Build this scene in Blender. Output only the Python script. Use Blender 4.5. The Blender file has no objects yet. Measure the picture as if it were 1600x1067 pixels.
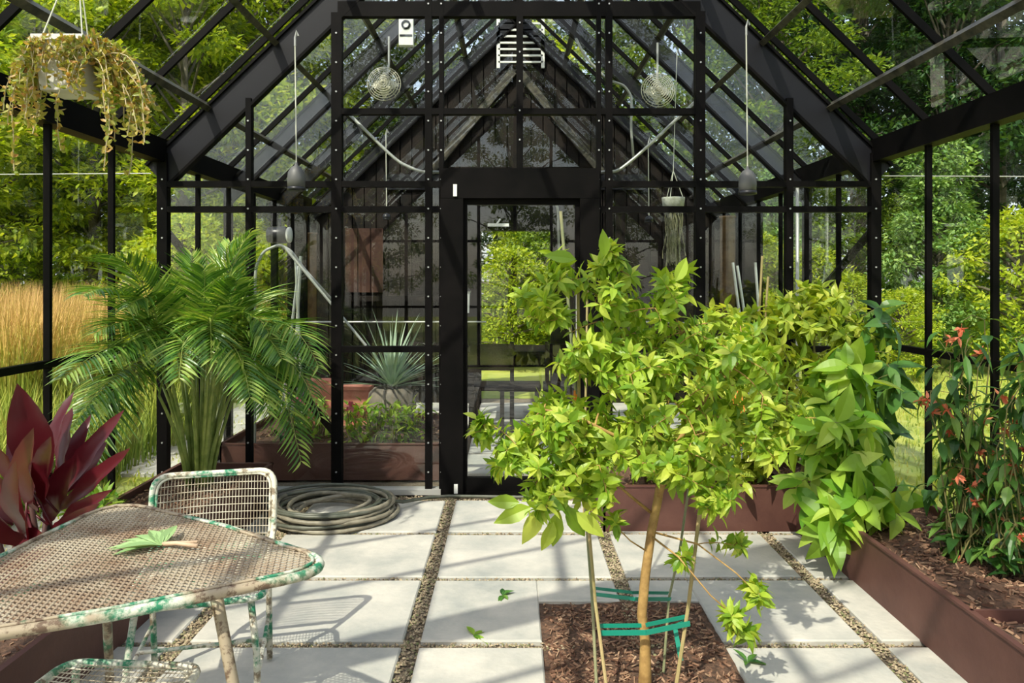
import bpy, math, random
import numpy as np
from mathutils import Vector as V, Matrix
random.seed(7)
rnd = random.random
def ru(a, b): return a + (b - a) * rnd()
PI = math.pi
F = 1165.0; HOR = 438.0; CX = 800.0; EYE = 1.44
def P(px, py, Y): return V(((px - CX) * Y / F, Y, EYE + (HOR - py) * Y / F))
def PZ(px, py, z):
    Y = F * (EYE - z) / (py - HOR); return V(((px - CX) * Y / F, Y, z))
scene = bpy.context.scene
col = scene.collection

# ---------------------------------------------------------------- materials
def newmat(name):
    m = bpy.data.materials.new(name); m.use_nodes = True
    nt = m.node_tree; nt.nodes.clear()
    out = nt.nodes.new('ShaderNodeOutputMaterial')
    return m, nt, out
def nd(nt, t, **kw):
    n = nt.nodes.new(t)
    for k, v in kw.items():
        if k in n.inputs: n.inputs[k].default_value = v
        else: setattr(n, k, v)
    return n
def ramp(nt, stops):
    r = nt.nodes.new('ShaderNodeValToRGB'); e = r.color_ramp.elements
    while len(e) < len(stops): e.new(0.5)
    for i, (p, c) in enumerate(stops): e[i].position = p; e[i].color = (*c, 1)
    return r
def plain(name, c, rough=.5, metal=0, spec=.5, noise=None, scale=8, c2=None, bump=0, bscale=60, lo=.35, hi=.65, tr=0):
    m, nt, out = newmat(name)
    b = nd(nt, 'ShaderNodeBsdfPrincipled', Roughness=rough, Metallic=metal)
    b.inputs['Specular IOR Level'].default_value = spec
    b.inputs['Base Color'].default_value = (*c, 1)
    tc = nd(nt, 'ShaderNodeTexCoord')
    if c2:
        n = nd(nt, 'ShaderNodeTexNoise', Scale=scale, Detail=6.0, Roughness=.65)
        nt.links.new(tc.outputs['Object'], n.inputs['Vector'])
        r = ramp(nt, [(lo, c), (hi, c2)])
        nt.links.new(n.outputs['Fac'], r.inputs['Fac']); nt.links.new(r.outputs['Color'], b.inputs['Base Color'])
    if bump:
        n = nd(nt, 'ShaderNodeTexNoise', Scale=bscale, Detail=5.0)
        nt.links.new(tc.outputs['Object'], n.inputs['Vector'])
        bp = nd(nt, 'ShaderNodeBump', Strength=bump, Distance=.01)
        nt.links.new(n.outputs['Fac'], bp.inputs['Height']); nt.links.new(bp.outputs['Normal'], b.inputs['Normal'])
    nt.links.new(b.outputs[0], out.inputs[0])
    return m
def leafmat(name, c1, c2, c3=None, trans=.35, rough=.4, tcol=None, spec=.4):
    m, nt, out = newmat(name)
    g = nd(nt, 'ShaderNodeNewGeometry')
    stops = [(0, c1), (1, c2)] if c3 is None else [(0, c1), (.6, c2), (1, c3)]
    r = ramp(nt, stops)
    nt.links.new(g.outputs['Random Per Island'], r.inputs['Fac'])
    b = nd(nt, 'ShaderNodeBsdfPrincipled', Roughness=rough); b.inputs['Specular IOR Level'].default_value = spec
    t = nd(nt, 'ShaderNodeBsdfTranslucent')
    nt.links.new(r.outputs['Color'], b.inputs['Base Color'])
    mx = nd(nt, 'ShaderNodeMix', data_type='RGBA', blend_type='MULTIPLY'); mx.inputs[0].default_value = 1.0
    nt.links.new(r.outputs['Color'], mx.inputs[6]); mx.inputs[7].default_value = (*(tcol or (1.5, 1.4, .5)), 1)
    nt.links.new(mx.outputs[2], t.inputs['Color'])
    mix = nd(nt, 'ShaderNodeMixShader'); mix.inputs[0].default_value = trans
    nt.links.new(b.outputs[0], mix.inputs[1]); nt.links.new(t.outputs[0], mix.inputs[2]); nt.links.new(mix.outputs[0], out.inputs[0])
    return m
def zmat(name, stops, z0, z1, rough=.7, trans=.3):
    m, nt, out = newmat(name)
    tc = nd(nt, 'ShaderNodeTexCoord'); sx = nd(nt, 'ShaderNodeSeparateXYZ'); g = nd(nt, 'ShaderNodeNewGeometry')
    nt.links.new(tc.outputs['Object'], sx.inputs[0])
    mr = nd(nt, 'ShaderNodeMapRange'); mr.inputs[1].default_value = z0; mr.inputs[2].default_value = z1
    nt.links.new(sx.outputs['Z'], mr.inputs[0])
    ad = nd(nt, 'ShaderNodeMath', operation='MULTIPLY_ADD'); ad.inputs[1].default_value = .3
    nt.links.new(g.outputs['Random Per Island'], ad.inputs[0]); nt.links.new(mr.outputs[0], ad.inputs[2])
    sb = nd(nt, 'ShaderNodeMath', operation='SUBTRACT'); sb.inputs[1].default_value = .15
    nt.links.new(ad.outputs[0], sb.inputs[0])
    r = ramp(nt, stops); nt.links.new(sb.outputs[0], r.inputs['Fac'])
    b = nd(nt, 'ShaderNodeBsdfPrincipled', Roughness=rough); t = nd(nt, 'ShaderNodeBsdfTranslucent')
    nt.links.new(r.outputs['Color'], b.inputs['Base Color']); nt.links.new(r.outputs['Color'], t.inputs['Color'])
    mix = nd(nt, 'ShaderNodeMixShader'); mix.inputs[0].default_value = trans
    nt.links.new(b.outputs[0], mix.inputs[1]); nt.links.new(t.outputs[0], mix.inputs[2]); nt.links.new(mix.outputs[0], out.inputs[0])
    return m
def glassmat(name, gloss=1.7, tint=(.97, .985, .975)):
    m, nt, out = newmat(name)
    t = nd(nt, 'ShaderNodeBsdfTransparent'); t.inputs[0].default_value = (*tint, 1)
    gl = nd(nt, 'ShaderNodeBsdfGlossy', Roughness=.0); gl.inputs['Color'].default_value = (1, 1, 1, 1)
    fr = nd(nt, 'ShaderNodeFresnel', IOR=1.5)
    g = nd(nt, 'ShaderNodeNewGeometry'); fb = nd(nt, 'ShaderNodeMath', operation='SUBTRACT'); fb.inputs[0].default_value = gloss
    sc = nd(nt, 'ShaderNodeMath', operation='MULTIPLY'); sc.inputs[1].default_value = gloss; nt.links.new(g.outputs['Backfacing'], sc.inputs[0]); nt.links.new(sc.outputs[0], fb.inputs[1])
    mu = nd(nt, 'ShaderNodeMath', operation='MULTIPLY', use_clamp=True); nt.links.new(fb.outputs[0], mu.inputs[1])
    nt.links.new(fr.outputs[0], mu.inputs[0])
    mix = nd(nt, 'ShaderNodeMixShader')
    nt.links.new(mu.outputs[0], mix.inputs[0]); nt.links.new(t.outputs[0], mix.inputs[1]); nt.links.new(gl.outputs[0], mix.inputs[2])
    nt.links.new(mix.outputs[0], out.inputs[0])
    return m
M = {}
M['frame'] = plain('black_aluminium', (.002, .002, .002), .5, 0, .07, c2=(.006, .005, .005), scale=3)
M['frame2'] = plain('aged_bronze_aluminium', (.012, .011, .009), .45, 0, .4, c2=(.09, .08, .055), scale=14)
M['web'] = plain('charcoal_beam_web', (.009, .009, .012), .45, 0, .25)
M['bolt'] = plain('zinc_bolt', (.55, .55, .55), .35, .6)
M['glass'] = glassmat('clear_glass')
M['paver'] = plain('bluestone', (.31, .32, .30), .7, 0, .3, c2=(.6, .56, .49), scale=2.4, bump=.25, bscale=35, lo=.3, hi=.7)
M['joint'] = plain('pea_gravel_bed', (.12, .09, .06), .95, c2=(.25, .2, .14), scale=60, bump=1, bscale=150)
M['pebble'] = leafmat('pea_gravel', (.18, .13, .08), (.45, .36, .24), (.14, .16, .06), trans=0, rough=.8)
M['corten'] = plain('brown_steel', (.085, .035, .028), .55, .1, .4, c2=(.13, .058, .045), scale=3, bump=.1, bscale=40)
M['soil'] = plain('bark_soil', (.05, .028, .018), .95, c2=(.16, .085, .05), scale=45, bump=1, bscale=90)
M['chip'] = leafmat('bark_chips', (.09, .04, .025), (.26, .14, .085), (.42, .27, .17), trans=0, rough=.9)
M['lawn'] = plain('lawn_ground', (.2, .27, .03), .95, c2=(.4, .42, .07), scale=.9, bump=.6, bscale=30)
M['grass'] = leafmat('lawn_blades', (.17, .28, .03), (.42, .47, .07), (.5, .45, .1), trans=.4, rough=.6)
M['reed'] = zmat('golden_reed', [(0, (.16, .26, .03)), (.45, (.38, .42, .05)), (.7, (.6, .42, .1)), (1, (.68, .42, .16))], 0, 1.35)
M['citrus'] = leafmat('citrus_leaf', (.14, .28, .025), (.36, .5, .05), (.56, .62, .11), trans=.42)
M['lemon'] = leafmat('light_shrub_leaf', (.18, .3, .03), (.42, .52, .06), (.62, .64, .12), trans=.4)
M['big'] = leafmat('broad_leaf', (.1, .26, .02), (.3, .47, .05), (.48, .6, .1), trans=.35)
M['dark'] = leafmat('deep_green_leaf', (.025, .08, .02), (.08, .2, .035), (.2, .33, .06), trans=.25, rough=.35)
M['bark'] = plain('young_bark', (.28, .16, .05), .7, c2=(.48, .3, .1), scale=25, bump=.3)
M['twig'] = plain('green_twig', (.16, .15, .05), .7, c2=(.25, .22, .08), scale=30)
M['palm'] = leafmat('palm_leaflet', (.04, .13, .015), (.17, .33, .04), (.45, .54, .13), trans=.3, rough=.35, spec=.6)
M['cane'] = plain('palm_cane', (.16, .24, .04), .45, c2=(.4, .45, .12), scale=10)
M['ti'] = leafmat('burgundy_leaf', (.05, .006, .012), (.13, .012, .02), (.25, .022, .026), trans=.25, rough=.33, tcol=(1.6, .6, .5), spec=.6)
M['tistem'] = plain('burgundy_stem', (.1, .04, .035), .6)
M['agave'] = leafmat('grey_green_blade', (.22, .32, .22), (.42, .52, .38), trans=.15, tcol=(1, 1.1, .8))
M['hang'] = leafmat('trailing_leaf', (.22, .3, .06), (.45, .4, .1), (.5, .27, .1), trans=.35)
M['vine'] = plain('pale_stem', (.5, .42, .25), .7)
M['root'] = plain('grey_root', (.35, .33, .2), .8, c2=(.16, .16, .09), scale=40)
M['pot'] = plain('white_pot', (.72, .7, .68), .5, c2=(.6, .58, .55), scale=7)
M['moss'] = plain('mossy_pot', (.35, .36, .28), .8, c2=(.55, .56, .5), scale=30)
M['cord'] = plain('pale_cord', (.6, .6, .5), .7)
M['lamp'] = plain('dark_lamp_metal', (.02, .02, .025), .35, .3)
M['lampgrey'] = plain('grey_lamp_socket', (.09, .09, .09), .5)
M['conduit'] = plain('grey_conduit', (.45, .45, .43), .4, .3)
M['white'] = plain('white_plastic', (.72, .73, .7), .45)
M['fan'] = plain('fan_wire', (.55, .53, .42), .4, .3)
M['peel'] = None
M['hose'] = plain('hose_rubber', (.16, .14, .1), .5, c2=(.3, .27, .2), scale=12)
M['hose2'] = plain('green_hose_rubber', (.06, .07, .05), .45, c2=(.13, .13, .1), scale=10)
M['stake'] = plain('bamboo', (.4, .3, .14), .6, c2=(.3, .26, .1), scale=12)
M['stake2'] = plain('green_stake', (.16, .2, .1), .6, c2=(.3, .28, .15), scale=10)
M['tie'] = plain('green_tape', (.01, .25, .17), .4)
M['tag'] = plain('orange_twine', (.7, .22, .03), .6)
M['timber'] = plain('dark_timber', (.004, .0035, .003), .7, 0, .2, c2=(.016, .010, .007), scale=5, bump=.3)
M['log'] = plain('brown_post', (.12, .07, .035), .7, c2=(.25, .15, .07), scale=9)
M['redwood'] = plain('red_brown_board', (.03, .012, .008), .7, 0, .3, c2=(.07, .03, .018), scale=6)
M['louvre'] = plain('white_louvre', (.75, .75, .7), .5)
M['terracotta'] = plain('terracotta', (.5, .16, .1), .8, c2=(.6, .25, .18), scale=8)
M['stonepot'] = plain('stone_pot', (.14, .12, .1), .8, c2=(.24, .19, .15), scale=12)
M['pink'] = leafmat('pink_petals', (.7, .08, .15), (.8, .3, .35), trans=.2, tcol=(1, .8, .8))
M['orange'] = leafmat('orange_petals', (.75, .14, .06), (.85, .32, .18), trans=.3, tcol=(1, .8, .7))
M['silver'] = plain('silver_tube', (.75, .77, .78), .25, .7)
M['trunk'] = plain('tree_bark', (.07, .06, .045), .9, c2=(.16, .14, .1), scale=6)
M['t1'] = leafmat('tree_leaf_bright', (.12, .2, .012), (.32, .42, .025), (.52, .57, .05), trans=.45, rough=.5)
M['t2'] = leafmat('tree_leaf_dark', (.012, .045, .012), (.03, .09, .018), (.08, .16, .03), trans=.3, rough=.5)
M['t3'] = leafmat('tree_leaf_yellow', (.2, .31, .02), (.4, .5, .04), (.55, .58, .06), trans=.45, rough=.5)
M['t4'] = leafmat('tree_leaf_mid', (.055, .11, .01), (.14, .23, .02), (.27, .36, .04), trans=.4, rough=.5)
M['pine'] = leafmat('pine_needle', (.1, .22, .05), (.22, .36, .09), (.32, .45, .12), trans=.25, rough=.6)
M['shed'] = plain('white_board', (.68, .7, .7), .6)
M['leafcut'] = leafmat('cut_leaf', (.22, .36, .14), (.35, .5, .22), trans=.1)
M['petiole'] = plain('pink_petiole', (.6, .42, .28), .6)
def peelmat(ca=(.22, .17, .11), cb=(.66, .62, .5)):
    m, nt, out = newmat('chipped_paint')
    b = nd(nt, 'ShaderNodeBsdfPrincipled', Roughness=.6); tc = nd(nt, 'ShaderNodeTexCoord')
    n1 = nd(nt, 'ShaderNodeTexNoise', Scale=26.0, Detail=6.0, Roughness=.7); n2 = nd(nt, 'ShaderNodeTexNoise', Scale=5.0, Detail=4.0)
    nt.links.new(tc.outputs['Object'], n1.inputs['Vector']); nt.links.new(tc.outputs['Object'], n2.inputs['Vector'])
    r1 = ramp(nt, [(.42, ca), (.5, cb)]); r2 = ramp(nt, [(.48, (0, 0, 0)), (.53, (1, 1, 1))])
    nt.links.new(n1.outputs['Fac'], r1.inputs['Fac']); nt.links.new(n2.outputs['Fac'], r2.inputs['Fac'])
    mx = nd(nt, 'ShaderNodeMix', data_type='RGBA'); nt.links.new(r2.outputs['Color'], mx.inputs[0])
    nt.links.new(r1.outputs['Color'], mx.inputs[6])
    r3 = ramp(nt, [(.45, (.02, .2, .1)), (.58, (.6, .6, .5))]); nt.links.new(n1.outputs['Fac'], r3.inputs['Fac'])
    nt.links.new(r3.outputs['Color'], mx.inputs[7]); nt.links.new(mx.outputs[2], b.inputs['Base Color'])
    nt.links.new(b.outputs[0], out.inputs[0]); return m
M['peel'] = peelmat()
M['peel2'] = peelmat((.13, .08, .05), (.36, .29, .2))
M['wire'] = plain('cream_wire', (.55, .5, .4), .6, c2=(.3, .24, .16), scale=9, lo=.42, hi=.62)
M['wire2'] = plain('weathered_wire', (.46, .39, .29), .65, c2=(.26, .16, .1), scale=5, lo=.4, hi=.65)

# ---------------------------------------------------------------- mesh helpers
def wloc(o):
    p = V((0, 0, 0))
    while o is not None: p = p + o.location; o = o.parent
    return p
class MB:
    def __init__(s): s.v = []; s.f = []; s.m = []; s.mi = 0
    def add(s, vs, fs):
        n = len(s.v); s.v.extend([tuple(p) for p in vs]); s.f.extend([tuple(i + n for i in f) for f in fs]); s.m.extend([s.mi] * len(fs))
    def box(s, a, b):
        x0, y0, z0 = a; x1, y1, z1 = b
        s.add([(x0, y0, z0), (x1, y0, z0), (x1, y1, z0), (x0, y1, z0), (x0, y0, z1), (x1, y0, z1), (x1, y1, z1), (x0, y1, z1)],
              [(3, 2, 1, 0), (4, 5, 6, 7), (0, 1, 5, 4), (1, 2, 6, 5), (2, 3, 7, 6), (3, 0, 4, 7)])
    def bar(s, a, b, w, h, up=(0, 0, 1)):
        a = V(a); b = V(b); d = (b - a).normalized(); up = V(up)
        sd = d.cross(up)
        if sd.length < 1e-4: sd = d.cross(V((0, 1, 0)))
        sd.normalize(); u = sd.cross(d).normalized()
        q = [(-1, -1), (1, -1), (1, 1), (-1, 1)]
        vs = [a + sd * (i * w / 2) + u * (j * h / 2) for i, j in q] + [b + sd * (i * w / 2) + u * (j * h / 2) for i, j in q]
        s.add(vs, [(3, 2, 1, 0), (4, 5, 6, 7), (0, 1, 5, 4), (1, 2, 6, 5), (2, 3, 7, 6), (3, 0, 4, 7)])
    def tube(s, pts, r, n=8, caps=True, closed=False):
        pts = [V(p) for p in pts]; k = len(pts)
        rs = r if hasattr(r, '__len__') else [r] * k
        t0 = (pts[1] - pts[0]).normalized()
        ref = V((0, 0, 1)) if abs(t0.z) < .9 else V((1, 0, 0))
        u = t0.cross(ref).normalized(); vs = []
        for i in range(k):
            if closed: t = (pts[(i + 1) % k] - pts[i - 1])
            else: t = (pts[min(i + 1, k - 1)] - pts[max(i - 1, 0)])
            if t.length < 1e-9: t = t0
            t = t.normalized(); u = (u - t * u.dot(t))
            if u.length < 1e-6: u = t.orthogonal()
            u.normalize(); w = t.cross(u)
            for j in range(n):
                a = 2 * PI * j / n; vs.append(pts[i] + (u * math.cos(a) + w * math.sin(a)) * rs[i])
        fs = []
        for i in range(k if closed else k - 1):
            i2 = (i + 1) % k
            for j in range(n): fs.append((i * n + j, i * n + (j + 1) % n, i2 * n + (j + 1) % n, i2 * n + j))
        if caps and not closed: fs.append(tuple(range(n - 1, -1, -1))); fs.append(tuple((k - 1) * n + j for j in range(n)))
        s.add(vs, fs)
    def lathe(s, prof, c=(0, 0, 0), n=24, axis='z', cap=True):
        vs = []; c = V(c)
        for r, z in prof:
            for j in range(n):
                a = 2 * PI * j / n; x, y = r * math.cos(a), r * math.sin(a)
                p = V((x, y, z)) if axis == 'z' else (V((x, z, y)) if axis == 'y' else V((z, x, y)))
                vs.append(c + p)
        fs = [(i * n + j, i * n + (j + 1) % n, (i + 1) * n + (j + 1) % n, (i + 1) * n + j) for i in range(len(prof) - 1) for j in range(n)]
        if cap: fs.append(tuple(range(n - 1, -1, -1))); fs.append(tuple((len(prof) - 1) * n + j for j in range(n)))
        s.add(vs, fs)
    def prism(s, poly, ext):
        n = len(poly); e = V(ext)
        s.add([V(p) for p in poly] + [V(p) + e for p in poly], [tuple(range(n - 1, -1, -1)), tuple(range(n, 2 * n))] + [(i, (i + 1) % n, n + (i + 1) % n, n + i) for i in range(n)])
    def ball(s, c, r, n=8, sq=1.0):
        s.lathe([(max(1e-4, r * math.sin(PI * i / n)), -r * sq * math.cos(PI * i / n)) for i in range(n + 1)], c, n * 2, cap=False)
    def leaf(s, p, d, nrm, L, W, curl=.3, fold=.25, segs=4, pw=.8, wav=0):
        d = d.normalized(); sd = d.cross(nrm)
        if sd.length < 1e-4: sd = d.orthogonal()
        sd.normalize(); nn = sd.cross(d)
        vs = [p]
        for i in range(1, segs):
            t = i / segs; c = p + d * (L * t * (1 - .15 * curl * t)) - nn * (curl * L * t * t); w = W / 2 * math.sin(PI * t ** pw)
            wz = wav * math.sin(i * 2.1)
            vs += [c - sd * w + nn * (fold * w + wz), c, c + sd * w + nn * (fold * w - wz)]
        vs.append(p + d * L * (1 - .15 * curl) - nn * curl * L)
        fs = [(0, 2, 1), (0, 3, 2)]
        for i in range(segs - 2):
            a = 1 + 3 * i; fs += [(a, a + 1, a + 4, a + 3), (a + 1, a + 2, a + 5, a + 4)]
        a = 1 + 3 * (segs - 2); e = len(vs) - 1; fs += [(a, a + 1, e), (a + 1, a + 2, e)]
        s.add(vs, fs)
    def kite(s, p, d, nrm, L, W):
        sd = d.cross(nrm)
        if sd.length < 1e-4: sd = d.orthogonal()
        sd.normalize(); m = p + d * (L * .5) + nrm * (L * .06)
        s.add([p, m - sd * (W / 2), p + d * L, m + sd * (W / 2)], [(0, 1, 2), (0, 2, 3)])
    def build(s, name, mats, parent=None, smooth=False, loc=None):
        me = bpy.data.meshes.new(name)
        off = wloc(parent) + (V(loc) if loc is not None else V((0, 0, 0)))
        a = np.array(s.v, dtype=np.float64) - np.array(off)
        me.from_pydata(a.tolist(), [], s.f)
        if not isinstance(mats, (list, tuple)): mats = [mats]
        for mm in mats: me.materials.append(M[mm] if isinstance(mm, str) else mm)
        if len(mats) > 1: me.polygons.foreach_set('material_index', s.m)
        if smooth: me.polygons.foreach_set('use_smooth', [True] * len(me.polygons))
        me.update()
        o = bpy.data.objects.new(name, me); col.objects.link(o)
        o.parent = parent
        if loc is not None: o.location = loc
        return o
def tag(o, label=None, cat=None, group=None, kind=None):
    if label: o['label'] = label
    if cat: o['category'] = cat
    if group: o['group'] = group
    if kind: o['kind'] = kind
    return o
def thing(name, label, cat, loc=(0, 0, 0), group=None):
    o = bpy.data.objects.new(name, None); col.objects.link(o); o.location = loc; o.empty_display_size = .1
    return tag(o, label, cat, group)
def struct(name, loc=(0, 0, 0)):
    o = bpy.data.objects.new(name, None); col.objects.link(o); o.location = loc; o['kind'] = 'structure'; return o
def copy_tree(o, parent=None):
    c = o.copy(); col.objects.link(c); c.parent = parent
    for ch in list(o.children): copy_tree(ch, c)
    return c
def part(mb, name, mat, parent, smooth=False, label=None):
    o = mb.build(name, mat, parent, smooth)
    if label: o['label'] = label
    return o
def one(name, mat, parent, fn, smooth=False, label=None):
    m = MB(); fn(m); return part(m, name, mat, parent, smooth, label)
def rdir():
    while 1:
        v = V((ru(-1, 1), ru(-1, 1), ru(-1, 1)))
        if .05 < v.length < 1: return v.normalized()
def bez(a, b, c, n):
    a, b, c = V(a), V(b), V(c); return [a * (1 - t) ** 2 + b * 2 * t * (1 - t) + c * t * t for t in [i / n for i in range(n + 1)]]

# ---------------------------------------------------------------- greenhouse dimensions
XL, XR, XM = -2.385, 2.48, .0475
EV = 2.30; SL = .97; YW = 5.05; PITCH = .61
Y0 = YW - 12 * PITCH; YE = YW + 6 * PITCH            # rear gable behind, far timber wall
RID = EV + SL * (XM - XL)
def zr(x): return EV + SL * (XM - XL - abs(x - XM))
YS = [YW + PITCH * i for i in range(-12, 7)]
# side walls
for name, X, sg in (('wall_left', XL, -1), ('wall_right', XR, 1)):
    w = struct(name, (X, YW, 0))
    for i, y in enumerate(YS):
        big = i in (14, 16, 18, 0)
        h = .03 if big else .012; hx = .03 if big else .017
        one('post', 'frame', w, lambda m: m.box((X - hx, y - h, 0), (X + hx, y + h, EV)))
        if i: one('glass_pane', 'glass', w, lambda m: m.box((X - .004 + sg * .02, YS[i - 1] + .02, 0.06), (X + .004 + sg * .02, y - .02, EV)))
    one('rail', 'frame', w, lambda m: m.box((X - .018, Y0, .992), (X + .018, YE, 1.03)))
    one('sill', 'frame', w, lambda m: m.box((X - .04, Y0, 0), (X + .04, YE, .07)))
    one('eave_beam', 'frame', w, lambda m: m.box((X - .05, Y0, EV - .06), (X + .05, YE, EV + .09)))
# roof
roof = struct('ceiling', (XM, YW, RID))
for sg, XE in ((-1, XL), (1, XR)):
    run = abs(XM - XE)
    e = V((XE, 0, EV)); r = V((XM, 0, RID)); d = (r - e).normalized(); nn = V((-d.z * (1 if sg < 0 else -1), 0, abs(d.x))).normalized()
    nn = V((sg * abs(d.z), 0, abs(d.x))).normalized()
    for i, y in enumerate(YS):
        yy = V((0, y, 0))
        one('glazing_bar', 'frame', roof, lambda m: m.bar(e + yy + nn * .06, r + yy + nn * .06, .022, .04, nn))
        if i: one('glass_pane', 'glass', roof, lambda m: m.prism([e + yy + nn * .085 - V((0, .015, 0)), r + yy + nn * .085 - V((0, .015, 0)), r + V((0, YS[i - 1] + .015, 0)) + nn * .085, e + V((0, YS[i - 1] + .015, 0)) + nn * .085], nn * .006))
    for k, dx in enumerate((2.11, 1.655, 1.2, .6)):
        x = XM + sg * dx; c = V((x, 0, zr(x)))
        one('purlin', 'frame2', roof, lambda m: m.bar(c + V((0, Y0, 0)), c + V((0, YE, 0)), .04, .055, nn))
    for y in (YS[0], YS[5], YW + .001, YS[14], YS[16], YS[18]):
        def raf(m):
            a = e + V((0, y, 0)) - nn * .10 - d * .12; b = r + V((0, y, 0)) - nn * .10 + d * .1
            hh = .2 if y < YW + .1 else .13
            m.mi = 1; m.bar(a, b, .02, hh, nn)
            m.mi = 0
            for s2 in (-1, 1): m.bar(a + nn * hh / 2 * s2, b + nn * hh / 2 * s2, .06 if hh > .15 else .04, .018, nn)
        one('rafter', ['frame', 'web'], roof, raf)
one('ridge_beam', 'frame', roof, lambda m: m.box((XM - .04, Y0, RID - .12), (XM + .04, YE, RID + .06)))

# gable glass wall with door
def clip(poly, keep):
    out = []
    for i in range(len(poly)):
        a, b = poly[i], poly[(i + 1) % len(poly)]; fa, fb = keep(a), keep(b)
        if fa >= 0: out.append(a)
        if (fa >= 0) != (fb >= 0): t = fa / (fa - fb); out.append((a[0] + (b[0] - a[0]) * t, a[1] + (b[1] - a[1]) * t))
    return out
def gable(name, Yg, cols, rows, widths, door=None, bolts=True):
    w = struct(name, (XM, Yg, 0))
    zs = rows
    for x, wd in zip(cols, widths):
        z0 = 0
        if door and door[0] + .03 < x < door[1] - .03: z0 = door[2]
        top = zr(x) - .22 if abs(x - XM) < 2.3 else EV
        def mull(m):
            m.mi = 0; m.box((x - wd / 2, Yg - .03, z0), (x + wd / 2, Yg + .03, top))
            if bolts:
                m.mi = 1; z = max(z0, .15)
                while z < top - .1:
                    m.lathe([(.006, -.036), (.006, -.03)], (x, Yg, z), 6, 'y'); z += .197
        one('mullion', ['frame', 'bolt'], w, mull)
    for z in rows[1:-1]:
        xe = (XM - XL) if z < EV else (XM - XL) - (z - EV) / SL - .12
        if door and 2.4 < z < 3.5: xe = min(xe, xw(1093) - XM)
        segs = [(XM - xe, XM + xe)]
        if door and z < door[2]: segs = [(XM - xe, door[0]), (door[1], XM + xe)]
        hh = .05 if z > 3.2 and z < 3.35 else .02
        for a, b in segs:
            if b - a > .1: one('rail', 'frame', w, lambda m: m.box((a, Yg - .028, z - hh), (b, Yg + .028, z + hh)))
    one('sill', 'conduit' if door else 'frame', w, lambda m: m.box((XL, Yg - .05, 0), (door[0] if door else XR, Yg + .04, .035)))
    if door: one('sill', 'frame', w, lambda m: m.box((door[1], Yg - .05, 0), (XR, Yg + .04, .035)))
    for i in range(len(cols) - 1):
        for j in range(len(zs) - 1):
            x0, x1, z0, z1 = cols[i], cols[i + 1], zs[j], zs[j + 1]
            if door and x0 > door[0] - .08 and x1 < door[1] + .08:
                if z1 <= door[2]: continue
                z0 = max(z0, door[2])
            pl = clip([(x0, z0), (x1, z0), (x1, z1), (x0, z1)], lambda p: zr(p[0]) - .05 - p[1])
            if len(pl) >= 3: one('glass_pane', 'glass', w, lambda m: m.prism([(p[0], Yg - .003, p[1]) for p in pl], (0, .006, 0)))
    return w
def xw(px): return (px - CX) * YW / F
DX0, DX1, DZ = xw(690), xw(935), EYE + (HOR - 265) * YW / F
cols = [XL + .03, xw(390), xw(527), xw(670), xw(690), xw(812), xw(935), xw(951), xw(1093), xw(1232), XR - .03]
gable('wall_back', YW, cols, [.03, .975, 1.92, 2.09, 2.58, 3.27, 3.9, 5.0], [.06, .036, .07, .045, .03, .045, .03, .045, .065, .045, .06], (DX0, DX1, DZ))
gable('wall_front', Y0, [XL + .03 + (XR - XL - .06) * i / 8 for i in range(9)], [.03, 1.0, 2.09, 3.27, 5.0], [.05] * 9, None, False)
# diagonal braces on the glass wall
wb = bpy.data.objects['wall_back']
one('brace', 'frame', wb, lambda m: m.bar(P(256, 356, YW + .06), P(533, 688, YW + .06), .045, .03, (0, 1, 0)))
one('brace', 'frame', wb, lambda m: m.bar(P(1368, 353, YW + .06), P(1090, 686, YW + .06), .045, .03, (0, 1, 0)))
one('brace', 'conduit', wb, lambda m: m.tube([P(446, 388, YW + .1), P(572, 540, YW + .1)], .009))
# door
d1 = struct('door_1', ((DX0 + DX1) / 2, YW, 0))
one('door_frame', 'frame', d1, lambda m: (m.box((DX0, YW - .07, 0), (DX0 + .15, YW + .09, DZ)), m.box((DX1 - .13, YW - .07, 0), (DX1, YW + .09, DZ)), m.box((DX0, YW - .072, DZ - .2), (DX1, YW + .09, DZ)), m.box((DX0 + .145, YW - .04, 0), (DX1 - .12, YW + .05, .02))))
one('door_leaf', 'frame', d1, lambda m: (m.box((DX0 + .15, YW - .03, .02), (DX0 + .175, YW + .02, DZ - .2)), m.box((DX1 - .16, YW - .03, .02), (DX1 - .13, YW + .02, DZ - .2)), m.box((DX0 + .15, YW - .031, .02), (DX1 - .13, YW + .02, .11)), m.box((DX0 + .15, YW - .031, DZ - .24), (DX1 - .13, YW + .02, DZ - .2))))
one('glass_pane', 'glass', d1, lambda m: m.box((DX0 + .17, YW - .01, .1), (DX1 - .15, YW - .004, DZ - .22)))
one('hinge', 'white', d1, lambda m: m.box((DX0 + .085, YW - .085, DZ - .19), (DX0 + .11, YW - .07, DZ - .11)))
one('hinge', 'white', d1, lambda m: m.box((DX0 + .09, YW - .085, .02), (DX0 + .115, YW - .07, .08)))
one('door_handle', 'conduit', d1, lambda m: m.tube([(DX1 - .15, YW - .04, 1.0), (DX1 - .15, YW - .08, 1.0), (DX1 - .15, YW - .08, 1.35), (DX1 - .15, YW - .04, 1.35)], .01))

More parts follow.
